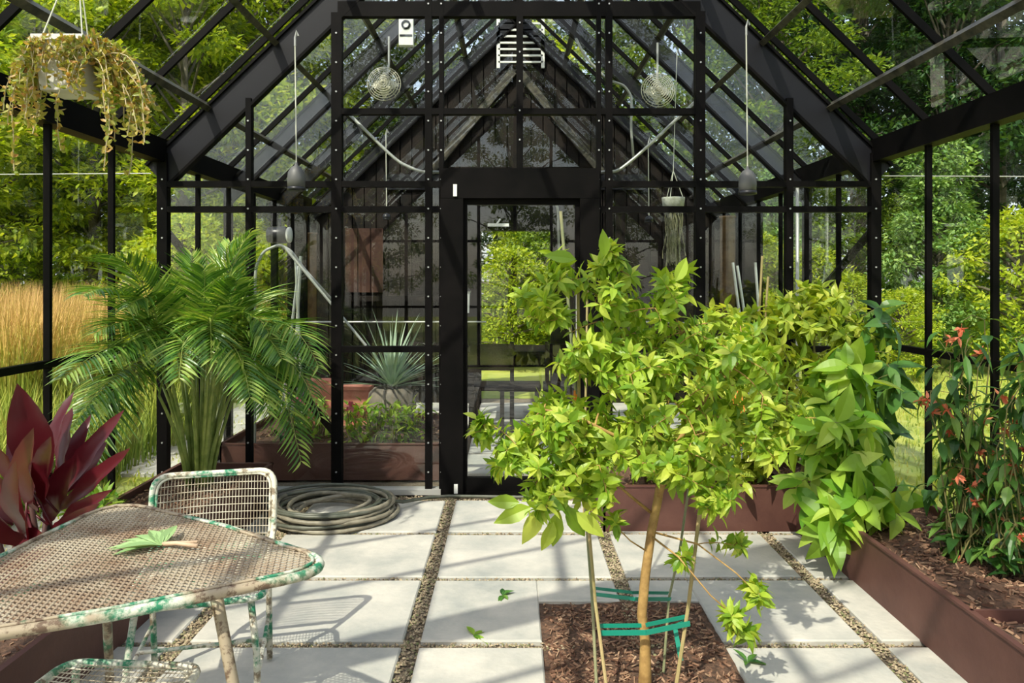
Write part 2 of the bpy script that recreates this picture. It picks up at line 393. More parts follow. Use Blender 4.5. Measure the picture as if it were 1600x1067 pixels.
# far timber wall with door opening
YF = YE + .05
wf = struct('wall_far', (XM, YF, 0))
FD0, FD1, FDZ = (752 - CX) * YF / F, (860 - CX) * YF / F, EYE + (HOR - 361) * YF / F
def boards(m):
    x = XL - .05
    while x < XR:
        x1 = min(x + .14, XR + .05)
        for a, z0 in ((x, 0),):
            mid = (x + x1) / 2; top = zr(mid) - .02
            if FD0 - .12 < mid < FD1 + .12: z0 = FDZ + .08
            # openings: two window bands
            m.box((x + .006, YF, z0), (x1 - .006, YF + .05, top)); m.box((x - .01, YF + .03, z0), (x1 + .01, YF + .05, top - .02))
        x = x1
one('cladding', 'timber', wf, boards)
one('door_frame', 'frame', wf, lambda m: (m.box((FD0 - .16, YF - .05, 0), (FD0, YF + .08, FDZ)), m.box((FD1, YF - .05, 0), (FD1 + .16, YF + .08, FDZ)), m.box((FD0 - .16, YF - .055, FDZ), (FD1 + .16, YF + .08, FDZ + .3))))
one('door_closer', 'white', wf, lambda m: (m.box(tuple(P(762, 354, YF - .07)), tuple(P(795, 349, YF - .1))), m.tube([P(776, 350, YF - .09), P(782, 342, YF - .09)], .01)))
one('shutter', 'redwood', wf, lambda m: [m.box((-1.95 + k * .15, YF - .035, 1.3), (-1.81 + k * .15, YF, 2.05)) for k in range(3)])
one('ledge', 'timber', wf, lambda m: m.box((-2.0, YF - .16, 1.2), (-.6, YF, 1.26)))
one('louvre_vent', 'louvre', wf, lambda m: ([m.box((-.16, YF - .06, 3.98 + k * .075), (.36, YF - .035, 4.0 + k * .075)) for k in range(8)], m.box((-.18, YF - .06, 3.92), (-.14, YF - .03, 4.56)), m.box((.34, YF - .06, 3.92), (.38, YF - .03, 4.56))))
one('plate', 'web', wf, lambda m: m.box((-1.5, YF - .04, 2.5), (1.6, YF, 2.68)))
one('gable_strut', 'frame2', wf, lambda m: (m.bar((XM - .02, YF - .04, 3.9), (-.95, YF - .04, 2.7), .09, .05, (0, 1, 0)), m.bar((XM + .02, YF - .04, 3.9), (1.05, YF - .04, 2.7), .09, .05, (0, 1, 0))))
def logpost(px, w, z1, Y, lab):
    o = one('wooden_post', 'log', None, lambda m: m.lathe([(w / 2, 0), (w / 2, z1), (w / 2 + .01, z1), (w / 2 + .01, z1 + .02)], ((px - CX) * Y / F, Y, 0), 14), True)
    tag(o, lab, 'post')
logpost(484, .15, 1.95, 8.3, 'brown round wooden post behind the left glass of the gable wall')
logpost(1137, .16, 2.1, 7.9, 'brown round wooden post behind the glass right of the door')
for s in (-1, 1):
    x = -2.3 if s < 0 else 2.62 - .25
    x = (465 - CX) * 7.9 / F if s < 0 else (1165 - CX) * 7.9 / F
    tag(one('steel_column', 'frame', None, lambda m: (m.box((x - .085, 7.82, 0), (x + .085, 7.98, 2.3)), m.box((x - .12, 7.8, 0), (x + .12, 8.0, .03)))), 'thick black square column %s' % ('on the left behind the palm and glass wall' if s < 0 else 'on the right behind the light green shrub'), 'column')

# ---------------------------------------------------------------- floor
PX = [-2.24 - .92, -2.24, -1.32, -.40, .52, 1.44, 2.36]; PY = [4.247 + .648 * k for k in range(-9, 8)]
SX0, SX1, SY0, SY1 = .12, .84, 1.6, 3.35
fl = MB()
for i in range(len(PX) - 1):
    for j in range(len(PY) - 1):
        x0, x1, y0, y1 = PX[i] + .035, PX[i + 1] - .035, PY[j] + .025, PY[j + 1] - .025
        if y0 < 5.0 < y1: y1 = 4.84
        if x0 > 1.4: x1 = min(x1, 2.3)
        def slab(a, b, c, d, z=ru(0, .006)):
            if b - a < .05 or d - c < .05: return
            c_ = .006
            fl.add([(a, c, -.03), (b, c, -.03), (b, d, -.03), (a, d, -.03), (a, c, z - c_), (b, c, z - c_), (b, d, z - c_), (a, d, z - c_), (a + c_, c + c_, z), (b - c_, c + c_, z), (b - c_, d - c_, z), (a + c_, d - c_, z)],
                   [(0, 1, 5, 4), (1, 2, 6, 5), (2, 3, 7, 6), (3, 0, 4, 7), (4, 5, 9, 8), (5, 6, 10, 9), (6, 7, 11, 10), (7, 4, 8, 11), (8, 9, 10, 11)])
        if x1 > SX0 and x0 < SX1 and y1 > SY0 and y0 < SY1:
            slab(x0, min(x1, SX0), y0, y1)
            slab(max(x0, SX1), x1, y0, y1)
            if y1 > SY1: slab(max(x0, SX0 + .0), min(x1, SX1), SY1, y1)
            if y0 < SY0: slab(max(x0, SX0), min(x1, SX1), y0, SY0)
        else: slab(x0, x1, y0, y1)
tag(fl.build('floor', 'paver'), kind='structure')
tag(one('floor_bed', 'joint', None, lambda m: m.box((XL, Y0, -.08), (XR, 9.2, -.018))), kind='structure')
pb = MB()
def pebble(x, y, z, r):
    a = ru(0, 6.28); vs = []
    for k in range(4): vs.append((x + r * math.cos(a + k * PI / 2) * ru(.7, 1.2), y + r * math.sin(a + k * PI / 2) * ru(.7, 1.2), z))
    vs += [(x, y, z + r * .8), (x, y, z - r * .5)]
    pb.add(vs, [(0, 1, 4), (1, 2, 4), (2, 3, 4), (3, 0, 4), (1, 0, 5), (2, 1, 5), (3, 2, 5), (0, 3, 5)])
for X in PX[2:6]:
    for k in range(1500): pebble(X + ru(-.036, .036), ru(2.3, 5.0), ru(-.016, -.004), ru(.004, .009))
for Y in PY:
    if 2.3 < Y < 5:
        for k in range(1600): pebble(ru(-1.6, 1.6), Y + ru(-.028, .028), ru(-.018, -.006), ru(.004, .008))
for k in range(1800): pebble(ru(-1.5, 1.6), ru(4.84, 5.0), ru(-.014, -.004), ru(.004, .009))
tag(pb.build('gravel', 'pebble'), 'tan pea gravel filling the joints between the paving slabs', 'gravel', kind='stuff')

# outdoors ground
def gfun(m):
    n = 40
    for (x0, x1, y0, y1) in ((-40, XL - .05, -20, 60), (XR + .05, 40, -20, 60), (XL - .05, XR + .05, 9.2, 60), (XL - .05, XR + .05, -20, Y0 - .05)):
        m.add([(x0, y0, -.03), (x1, y0, -.03), (x1, y1, -.03), (x0, y1, -.03)], [(0, 1, 2, 3)])
tag(one('ground_lawn', 'lawn', None, gfun), kind='structure')
gb = MB()
def blade(m, x, y, h, lean, w, z=-.03):
    a = ru(0, 2 * PI); l = V((math.cos(a), math.sin(a), 0)); s = V((-l.y, l.x, 0)) * w / 2
    b = V((x, y, z)); mid = b + l * lean * .3 + V((0, 0, h * .6)); t = b + l * lean + V((0, 0, h))
    m.add([b - s, b + s, mid + s * .8, mid - s * .8, t], [(0, 1, 2, 3), (3, 2, 4)])
for k in range(17000):
    y = ru(2.5, 11) if rnd() < .7 else ru(2.5, 16); x = ru(XR + .14, XR + 1 + y * .35) if rnd() < .6 else -ru(-XL + .14, 3 + .3 * y)
    blade(gb, x, y, ru(.03, .08), ru(.01, .06), .012)
tag(gb.build('lawn_grass', 'grass'), 'short yellow green grass growing outside both glass walls', 'grass', kind='stuff')
rb = MB()
for k in range(15000):
    y = ru(6, 12.5); x = -ru(3.4 + max(0, (7.5 - y)) * .4, .72 * y + .6); blade(rb, x, y, ru(.8, 1.5), ru(.05, .5), .014)
for k in range(6000):
    y = ru(3.2, 7); x = -ru(2.9, max(3.3, .75 * y + .5)); blade(rb, x, y, ru(.3, .75), ru(.05, .3), .014)
tag(rb.build('tall_reeds', 'reed'), 'golden tipped tall meadow reeds standing outside the left glass wall', 'reeds', kind='stuff')

# ---------------------------------------------------------------- raised beds
def soil_patch(m, x0, x1, y0, y1, z, amp=.02, step=.04, chips=0, cs=.02, poly=None):
    nx = max(2, int((x1 - x0) / step)); ny = max(2, int((y1 - y0) / step))
    m.mi = 0
    ph = [(ru(2, 14), ru(2, 14), ru(0, 6)) for _ in range(5)]
    def h(x, y): return z + amp * sum(math.sin(a * x + b * y + c) for a, b, c in ph) / 3 + ru(-.004, .004)
    vs = [(x0 + (x1 - x0) * i / nx, y0 + (y1 - y0) * j / ny, h(x0 + (x1 - x0) * i / nx, y0 + (y1 - y0) * j / ny)) for j in range(ny + 1) for i in range(nx + 1)]
    m.add(vs, [(j * (nx + 1) + i, j * (nx + 1) + i + 1, (j + 1) * (nx + 1) + i + 1, (j + 1) * (nx + 1) + i) for j in range(ny) for i in range(nx)])
    m.mi = 1
    for k in range(chips):
        c = V((ru(x0 + .02, x1 - .02), ru(y0 + .02, y1 - .02), 0)); c.z = h(c.x, c.y) + ru(0, .008)
        a = V((ru(-1, 1), ru(-1, 1), ru(-.35, .35))).normalized(); l = cs * ru(.4, 1.5)
        m.bar(c - a * l / 2, c + a * l / 2, cs * ru(.2, .4), cs * .15, rdir())
def planter(name, label, outline, soils, h=.26, t=.012, extra=None):
    o = thing(name, label, 'planter', (*outline[0], 0))
    n = len(outline)
    cxm = sum(p[0] for p in outline) / n; 
    for i in range(n):
        a = V((*outline[i], h / 2)); b = V((*outline[(i + 1) % n], h / 2))
        d = (b - a).normalized()
        one('panel', 'corten', o, lambda m: (m.bar(a - d * t / 2, b + d * t / 2, t, h, (0, 0, 1)), m.bar(a - d * .012 + V((0, 0, h / 2)), b + d * .012 + V((0, 0, h / 2)), .024, .01, (0, 0, 1))))
    s = MB()
    for q in soils: soil_patch(s, *q)
    part(s, 'soil', ['soil', 'chip'], o)
    return o
bedR = planter('raised_bed', 'brown steel raised bed of bark mulch running along the right glass wall',
    [(1.635, 1.4), (2.2, 1.4), (2.2, 4.85), (.53, 4.85), (.53, 4.28), (1.635, 4.28)],
    [(1.64, 2.2, 1.4, 4.85, .225, .018, .04, 2600, .026), (.54, 1.64, 4.29, 4.85, .225, .018, .04, 500, .026)])
one('divider', 'corten', bedR, lambda m: m.box((1.635, 2.655, 0), (2.2, 2.667, .265)))
bedL = planter('raised_bed', 'brown steel raised bed along the left glass wall holding the palm and burgundy plant',
    [(-1.55, 1.4), (-1.55, 4.8), (-2.13, 4.8), (-2.13, 1.4)], [(-2.12, -1.56, 1.4, 4.79, .225, .018, .04, 2000, .026)])
bedF = planter('raised_bed', 'brown steel raised bed of flowers beyond the glass left of the door',
    [(-2.1, 5.38), (-.52, 5.38), (-.52, 6.6), (-2.1, 6.6)], [(-2.1, -.53, 5.39, 6.59, .22, .015, .06, 300, .03)])
so = MB(); soil_patch(so, SX0, SX1, SY0, SY1, -.008, .006, .03, 3800, .022)
tag(so.build('soil_square', ['soil', 'chip'], None), 'square opening of brown bark mulch in the paving around the tree trunk', 'mulch', kind='stuff')

# ---------------------------------------------------------------- shrubs
def grow(skel, targets, r_end=.0025, r_max=.02, lift=.15, bias=.35):
    """skel: list of (point, radius) polylines; returns wood MB and list of (tip path)"""
    wood = MB(); nodes = []
    for pl in skel:
        pts = [V(p) for p, r in pl]; wood.tube(pts, [r for p, r in pl], 8)
        nodes += [(pts[i], pl[i][1]) for i in range(len(pts))]
        for i in range(len(pts) - 1): nodes.append(((pts[i] + pts[i + 1]) / 2, (pl[i][1] + pl[i + 1][1]) / 2))
    root = nodes[0][0]
    top = V(skel[0][-1][0])
    targets = sorted([V(t) for t in targets], key=lambda t: (t - top).length)
    tips = []
    for t in targets:
        best = min(nodes, key=lambda n: (n[0] - t).length + (.3 if n[0].z > t.z + .1 else 0) + (0.06 if n[1] < .003 else 0))
        a, ra = best; L = (t - a).length
        if L < .02: continue
        mid = (a + t) / 2 + V((ru(-.08, .08) * L, ru(-.08, .08) * L, lift * L))
        pts = bez(a, mid, t, 5); rs = [max(r_end, min(ra * .75, .004 + L * .008)) * (1 - .6 * i / 5) + r_end * .4 * i / 5 for i in range(6)]
        wood.tube(pts, rs, 5, False)
        for i in (2, 3, 4, 5): nodes.append((pts[i], rs[i]))
        tips.append(pts)
    return wood, tips
def leafy(tips, n, L, W, droop=.2, spread=.9, curl=(.1, .5), fold=.3, segs=4, along=.6, pw=.8, up=.3, wav=0):
    m = MB()
    for pts in tips:
        k = int(n * ru(.7, 1.3)); a0 = ru(0, 6.28)
        for i in range(k):
            t = 1 - along * (i / max(1, k)) ; s = t * (len(pts) - 1); j = min(int(s), len(pts) - 2); p = pts[j].lerp(pts[j + 1], s - j)
            ax = (pts[j + 1] - pts[j]).normalized(); u = ax.orthogonal().normalized(); w = ax.cross(u)
            a = a0 + i * 2.4; rad = u * math.cos(a) + w * math.sin(a)
            d = (ax * (1 - spread * (1 if i else .2)) + rad * spread * (1 if i else .3) + V((0, 0, up - droop))).normalized()
            nr = (ax * .8 + V((0, 0, .9)) + rdir() * .4).normalized()
            sc = ru(.6, 1.15)
            m.leaf(p, d, nr, L * sc, W * sc * ru(.85, 1.15), ru(*curl), fold * ru(.3, 1.2), segs, pw, wav * sc)
    return m
def blob(px, py, rx, ry, Y, dy, n):
    out = []
    for _ in range(n):
        v = rdir() * rnd() ** .4
        yy = Y + v.y * dy
        p = P(px, py, Y); s = Y / F
        out.append(V((p.x + v.x * rx * s, yy, p.z + v.z * ry * s)))
    return out
# citrus tree
YT = 2.62
tree = thing('citrus_tree', 'young tree with small yellow green leaves rising from the mulch square, tied to stakes', 'tree', (P(1003, 900, YT).x + .0, YT, 0))
def T(px, py, dy=0): return P(px, py, YT + dy)
base = T(1007, 1100); base.z = -.02
sk = [[(base, .026), (T(1008, 1052), .022), (T(1008, 1000), .018), (T(1003, 960), .0175), (T(1008, 900), .017), (T(1018, 830), .016), (T(1028, 780), .016), (T(1034, 740), .014), (T(1030, 690, .03), .011), (T(1010, 620, .04), .008), (T(975, 560, .02), .006), (T(955, 500), .004)],
      [(T(1028, 780), .013), (T(1042, 735, -.03), .011), (T(1060, 690, -.05), .009), (T(1090, 640, -.02), .007), (T(1130, 590), .005), (T(1160, 560), .004)],
      [(T(1032, 750), .010), (T(1010, 715, -.08), .008), (T(960, 680, -.1), .006), (T(900, 650, -.1), .005), (T(850, 640, -.08), .004)],
      [(T(1036, 740), .008), (T(1080, 710, .1), .006), (T(1150, 690, .12), .005), (T(1230, 660, .1), .0035)],
      [(T(1016, 800), .006), (T(985, 775, -.02), .005), (T(940, 735, -.06), .004), (T(880, 730, -.1), .003)],
      [(T(1030, 690), .006), (T(1050, 600, .1), .005), (T(1065, 520, .12), .004)],
      [(T(1014, 835), .004), (T(1060, 870, -.12), .003), (T(1110, 930, -.16), .0025), (T(1150, 965, -.18), .002)],
      [(T(1016, 830), .004), (T(1090, 850, -.05), .003), (T(1150, 895, -.1), .0025), (T(1180, 925, -.12), .002)],
      [(T(1012, 862), .003), (T(985, 845, -.05), .0025), (T(960, 820, -.08), .002)]]
tg = []
for b_ in [(955, 455, 45, 60, 0, .2, 24), (880, 440, 30, 30, -.05, .12, 9), (850, 480, 45, 35, -.05, .12, 16), (870, 415, 12, 22, -.05, .08, 4), (945, 405, 28, 22, 0, .1, 7), (1010, 500, 55, 50, .05, .25, 22), (1055, 440, 30, 25, .05, .12, 9),
           (920, 560, 60, 50, 0, .25, 30), (1000, 600, 80, 60, 0, .3, 48), (1090, 560, 70, 60, .05, .3, 44), (1170, 560, 50, 70, .1, .25, 26), (870, 650, 50, 45, -.05, .2, 24),
           (840, 700, 40, 30, -.1, .15, 18), (752, 668, 14, 30, -.1, .08, 9), (790, 715, 30, 25, -.1, .1, 10), (930, 700, 60, 50, -.05, .3, 38), (1010, 690, 60, 50, -.1, .25, 24), (1100, 680, 70, 55, 0, .3, 44), (1180, 670, 50, 50, .05, .25, 28), (1240, 640, 30, 40, .1, .15, 10),
           (850, 770, 35, 30, -.15, .12, 14), (925, 775, 35, 22, -.1, .12, 10), (1120, 775, 35, 28, -.1, .12, 14), (1050, 730, 40, 40, -.1, .2, 14), (1070, 880, 12, 10, -.12, .04, 3), (1160, 855, 22, 8, -.05, .05, 3), (1185, 925, 18, 14, -.12, .05, 6), (1145, 970, 24, 16, -.18, .05, 7), (1170, 992, 14, 8, -.18, .04, 3), (960, 815, 20, 10, -.08, .05, 4)]:
    tg += blob(b_[0], b_[1], b_[2], b_[3], YT + b_[4], b_[5], b_[6])
wood, tips = grow(sk, tg, .0016, lift=.12)
part(wood, 'trunk', 'bark', tree, True)
part(leafy(tips, 15, .058, .024, spread=.8, along=.7, up=.25, curl=(.1, .6)), 'foliage', 'citrus', tree)
# larger foreground leaves drooping left
bl = MB()
for (px, py, a, L) in ((830, 792, 200, 60), (850, 795, 235, 62), (870, 800, 265, 60), (885, 790, 300, 62), (812, 785, 180, 50), (865, 815, 250, 50), (900, 800, 320, 55), (1235, 660, 350, 50), (945, 400, 95, 40), (900, 405, 170, 48), (1055, 440, 60, 45)):
    an = math.radians(a); bl.leaf(T(px, py, -.2), V((math.cos(an), ru(-.3, .3), math.sin(an))), V((ru(-.3, .3), -1, .4)), L * YT / F, L * .42 * YT / F, .15, .3, 5)
part(bl, 'foliage', 'citrus', tree)

# stakes and ties
def stake(pts, r, mat, label):
    b = V(pts[0]); tag(one('garden_stake', mat, None, lambda m: m.tube(pts, r, 7)), label, 'stake', 'stakes around the citrus tree')
stake([PZ(955, 1120, 0) + V((-.0, .0, -.02)), P(930, 940, 2.62), P(905, 650, 2.62), P(903, 440, 2.62)], .006, 'stake', 'pale bamboo stake leaning left of the tree trunk, shorter of the left pair')
stake([PZ(932, 1062, 0) + V((0, 0, -.02)), P(925, 930, 2.8), P(915, 800, 2.82), P(876, 330, 2.85)], .006, 'stake2', 'greenish stake at the left of the trunk, the tall thin one behind the bamboo')
stake([PZ(1052, 1092, 0) + V((0, 0, -.02)), P(1075, 950, 2.62), P(1093, 800, 2.62), P(1100, 680, 2.62)], .007, 'stake', 'bamboo stake standing right of the tree trunk')
stake([PZ(1036, 1050, 0) + V((0, 0, -.02)), P(1045, 935, 2.8), P(1062, 860, 2.82), P(1085, 700, 2.85)], .005, 'stake2', 'dark thin stake behind the trunk to its right')
def tie(name_lab, a, b, c, w):
    def f(m):
        pts = [a, c + V((0, -.02, 0)), b]
        for i in range(2):
            d = pts[i + 1] - pts[i]; m.bar(pts[i], pts[i + 1], w, .003, (0, 1, 0))
            m.bar(pts[i] + V((0, .045, .004)), pts[i + 1] + V((0, .045, .004)), w * .8, .003, (0, 1, 0))
    tag(one('tie_tape', 'tie', None, f), name_lab, 'garden tie')
tie('lower green plastic tape tied around trunk and front stakes', P(938, 989, 2.6), P(1078, 974, 2.6), P(1008, 984, 2.58), .018)
tie('upper green plastic tape tied behind the trunk', P(928, 928, 2.8), P(1048, 936, 2.8), P(990, 932, 2.68), .014)
tag(one('tape_tail', 'tie', None, lambda m: (m.bar(P(1055, 982, 2.7), P(1064, 1032, 2.66), .016, .003, (0, 1, 0)), m.bar(P(1052, 980, 2.7), P(1070, 972, 2.66), .016, .004, (0, 1, 0)))), 'loose end of green tape hanging from the right stake', 'garden tie')
tag(one('orange_twine', 'tag', None, lambda m: ([m.tube([P(898 + k * 2, 610 + k * 6, 2.6), P(897 + k * 3, 640 + k * 5, 2.6), P(902 + k, 668, 2.6)], .004, 5) for k in range(3)])), 'orange twine wound on the left stake inside the tree', 'twine')

# light shrub behind the tree (back bed)
YL = 4.45
sh = thing('lemon_shrub', 'dense light green shrub in the back bed behind the tree, tied with orange string', 'shrub', (P(1230, 780, YL).x, YL, .22))
def S(px, py, Y=YL, dy=0): return P(px, py, Y + dy)
gz = .22
def sbase(px, Y): return V(((px - CX) * Y / F, Y, gz))
sk = [[(sbase(1190, 4.5), .014), (S(1175, 700), .012), (S(1150, 620), .008), (S(1130, 540), .005)], [(sbase(1250, 4.45), .014), (S(1260, 700), .011), (S(1275, 600), .008), (S(1270, 500), .005)], [(sbase(1300, 4.5), .01), (S(1310, 680), .009), (S(1320, 580), .006), (S(1310, 500), .004)], [(sbase(1110, 4.5), .009), (S(1090, 700), .007), (S(1070, 640), .005)], [(sbase(1010, 4.5), .009), (S(1000, 720), .007), (S(985, 660), .005)]]
tg = []
for b_ in [(1130, 520, 60, 50, 40), (1210, 510, 60, 50, 44), (1290, 500, 55, 45, 38), (1340, 540, 40, 40, 24), (1250, 590, 90, 50, 52), (1130, 610, 60, 50, 34), (1340, 610, 45, 50, 26), (1180, 690, 90, 50, 46), (1290, 680, 80, 50, 36), (1060, 700, 60, 45, 26), (1000, 700, 50, 40, 18), (1140, 740, 60, 20, 16), (1270, 460, 30, 18, 8)]:
    tg += blob(b_[0], b_[1], b_[2], b_[3], YL, .28, b_[4])
wood, tips = grow(sk, tg, .0018, lift=.15)
part(wood, 'stem', 'twig', sh, True); part(leafy(tips, 10, .095, .04, spread=.75, along=.75, up=.2), 'foliage', 'lemon', sh)
tag(one('orange_string', 'tag', None, lambda m: [m.tube([S(1140 + k * 6, 600 + k * 5, YL - .35), S(1148 + k * 5, 640, YL - .37), S(1150 + k * 4, 690 + k * 3, YL - .35)], .0035, 5) for k in range(4)]), 'bundle of orange strings among the light shrub leaves', 'string')
# tall plant behind with longer leaves
YB = 4.45
sh2 = thing('laurel_shrub', 'shrub with large dark leaves in the back bed reaching over the rail', 'shrub', (P(1370, 760, YB).x, YB, .22))
sk = [[(sbase(1340, 4.5), .012), (S(1350, 640, YB), .01), (S(1365, 560, YB), .007), (S(1380, 500, YB), .004)], [(sbase(1370, 4.4), .01), (S(1380, 650, YB), .008), (S(1390, 600, YB), .005)]]
tg = blob(1360, 510, 45, 40, YB, .25, 12) + blob(1370, 590, 28, 40, YB - .2, .2, 12) + blob(1360, 680, 20, 50, YB - .2, .15, 8)
wood, tips = grow(sk, tg, .002); part(wood, 'stem', 'twig', sh2, True)
part(leafy(tips, 5, .2, .075, spread=.8, droop=.5, up=.1, curl=(.2, .7), segs=5), 'foliage', 'dark', sh2)
# broad leaf shrub, right
YG = 3.85
sh3 = thing('broad_leaf_shrub', 'shrub with big bright green oval leaves spilling over the bed corner on the right', 'shrub', (P(1330, 830, YG).x, YG, .22))
sk = [[(sbase(1310, YG + .05), .012), (S(1310, 760, YG), .01), (S(1300, 690, YG), .007), (S(1290, 640, YG), .004)], [(sbase(1340, YG), .011), (S(1345, 740, YG), .009), (S(1350, 670, YG), .006), (S(1345, 620, YG), .004)], [(sbase(1320, YG - .1), .009), (S(1300, 800, YG - .15), .006), (S(1290, 820, YG - .2), .004)]]
tg = blob(1290, 680, 50, 55, YG - .05, .22, 22) + blob(1330, 690, 30, 60, YG, .22, 16) + blob(1300, 770, 55, 45, YG - .15, .2, 24) + blob(1345, 785, 30, 26, YG - .15, .15, 9) + blob(1310, 600, 50, 40, YG + .1, .2, 18) + blob(1305, 830, 22, 20, YG - .25, .06, 5) + blob(1385, 790, 20, 18, YG - .2, .1, 5)
wood, tips = grow(sk, tg, .002); part(wood, 'stem', 'twig', sh3, True)
part(leafy(tips, 5, .19, .09, spread=.8, droop=.35, up=.25, curl=(.1, .6), segs=6, pw=.75), 'foliage', 'big', sh3)
# flowering plants at the right wall
def flower_plant(label, bx, by, Y, blobs, nst, grp=None):
    o = thing('flowering_plant', label, 'plant', (P(bx, by, Y).x, Y, .22), grp)
    st = MB(); lf = MB(); fw = MB()
    base = V((P(bx, by, Y).x, Y, .22))
    for (px, py, rx, ry, n) in blobs:
        for k in range(n):
            t = blob(px, py, rx, ry, Y, .16, 1)[0]; b = base + V((ru(-.09, .09), ru(-.07, .07), 0))
            pts = bez(b, V((b.x * .5 + t.x * .5 + ru(-.12, .12), (b.y + t.y) / 2 + ru(-.1, .1), t.z * ru(.6, 1.1) + .1)), t, 8)
            pts = [p + V((ru(-.025, .025), ru(-.025, .025), 0)) if 0 < q_ < 8 else p for q_, p in enumerate(pts)]; st.tube(pts, [.004 * (1 - .7 * i / 8) for i in range(9)], 5, False)
            for i in range(3, 9):
                for q in range(1 if rnd() < .85 else 2):
                    a = ru(0, 6.28); d = V((math.cos(a) * .8, math.sin(a) * .8, -ru(-.2, 1.0))).normalized()
                    lf.leaf(pts[i] + d * .02, d, V((math.cos(a), math.sin(a), 1)), ru(.07, .15), ru(.025, .045), ru(.1, .6), .3, 5)
            if rnd() < .55:
                c = t + V((ru(-.03, .03), -.03, -.03))
                fw = MB()
                for q in range(9):
                    d = (rdir() + V((0, -.3, -.4))).normalized(); fw.leaf(c, d, rdir(), ru(.03, .055), .016, .3, .2, 3)
                part(fw, 'flower', 'orange', o, label='orange drooping flower')
    for k in range(40):
        a = ru(0, 6.28); lf.leaf(base + V((ru(-.12, .12), ru(-.08, .08), ru(.02, .12))), V((math.cos(a), math.sin(a), ru(-.1, .8))), V((0, 0, 1)), ru(.08, .16), .045, .4, .3, 5)
    part(st, 'stem', 'twig', o, True); part(lf, 'foliage', 'dark', o)
    return o
flower_plant('tall flowering plant with hanging dark leaves and orange blooms, complete in view', 1515, 850, 3.3,
    [(1500, 530, 35, 35, 10), (1470, 620, 35, 60, 10), (1530, 640, 40, 70, 12), (1480, 740, 40, 50, 9), (1540, 760, 40, 60, 10), (1530, 850, 50, 20, 8)], 20)
flower_plant('flowering plant cut by the right picture edge, with drooping leaves and orange blooms', 1600, 860, 3.05,
    [(1590, 540, 25, 30, 5), (1590, 600, 30, 40, 7), (1600, 700, 30, 70, 8), (1590, 800, 25, 50, 6)], 20)

# ---------------------------------------------------------------- palm
pl = thing('areca_palm', 'large feathery palm with many green canes growing in the left raised bed', 'palm', (P(312, 745, 4.45).x, 4.45, .22))
pb_ = wloc(pl)
def frond(p0, p1, p2, nl=34, L=.3, lab=None):
    """p0 base on cane, p1 control, p2 tip"""
    m = MB(); pts = bez(p0, p1, p2, 16); m.mi = 0
    m.tube(pts, [.006 * (1 - .8 * i / 16) for i in range(17)], 5, False); m.mi = 1
    for k in range(nl):
        t = .22 + .78 * k / (nl - 1); s = t * 16; j = min(int(s), 15); p = pts[j].lerp(pts[j + 1], s - j)
        ax = (pts[j + 1] - pts[j]).normalized()
        sd = ax.cross(V((0, 0, 1)))
        if sd.length < .2: sd = ax.cross(V((.3, 1, 0)))
        sd.normalize(); up = sd.cross(ax).normalized()
        ll = L * (math.sin(PI * min(1, .25 + .7 * t)) * .9 + .15) * ru(.85, 1.1)
        for s_ in (-1, 1):
            d = (ax * .75 + sd * s_ * .8 + up * ru(.1, .3)).normalized()
            m.leaf(p, d, (up + rdir() * .15).normalized(), ll, .014, ru(.2, .5), .4, 4, .7)
    return m
canes = []
for k in range(26):
    a = ru(0, 6.28); r = ru(.0, .1); b = pb_ + V((r * math.cos(a), r * math.sin(a), 0))
    h = ru(.55, .85); lean = V((math.cos(a), math.sin(a), 0)) * (r * 1.6 + ru(0, .1)); t = b + lean + V((0, 0, h))
    one('cane', 'cane', pl, lambda m: m.tube(bez(b, b + V((0, 0, h * .5)) + lean * .2, t, 6), [.014, .013, .012, .011, .010, .009, .008], 8), True)
    canes.append(t)
def near_cane(x): return min(canes, key=lambda c: abs(c.x - x) + rnd() * .1)
FR = [(500, 650, 4.2, 440, 480), (497, 570, 4.1, 430, 430), (470, 720, 4.2, 430, 520), (445, 480, 4.6, 380, 420), (130, 460, 3.75, 200, 420), (100, 590, 3.6, 200, 500), (98, 690, 3.6, 190, 540), (150, 640, 3.9, 230, 540), (115, 750, 3.6, 170, 590),
      (360, 380, 4.7, 340, 440), (390, 365, 4.4, 340, 430), (300, 400, 4.4, 300, 480), (250, 440, 4.5, 280, 470), (200, 480, 4.0, 250, 430), (420, 520, 4.1, 390, 450), (460, 600, 4.7, 420, 470), (330, 560, 3.9, 330, 440), (280, 590, 3.8, 290, 460), (390, 620, 3.85, 370, 480),
      (220, 560, 3.95, 260, 460), (440, 560, 4.0, 400, 470), (175, 400, 4.0, 240, 420), (345, 430, 4.9, 330, 450), (270, 500, 4.9, 290, 450), (415, 640, 4.0, 400, 500), (485, 610, 4.4, 430, 470), (180, 560, 3.9, 240, 480), (320, 420, 4.2, 320, 480), (280, 440, 4.5, 300, 500), (370, 440, 4.3, 350, 490), (400, 470, 4.6, 360, 480), (230, 500, 4.5, 280, 490), (340, 480, 3.95, 330, 500), (300, 540, 4.1, 300, 500), (360, 540, 4.1, 340, 500), (260, 520, 4.6, 290, 490), (430, 500, 4.4, 370, 470), (150, 520, 3.9, 230, 470)]
for (tx, ty, Y, mx, my) in FR:
    t = P(tx, ty, Y); c = near_cane(P(300 + (tx - 300) * .4, 500, 4.45).x); mid = P(mx, my, (Y + 4.45) / 2)
    m = frond(c, mid, t, 34, .3); part(m, 'frond', ['cane', 'palm'], pl)
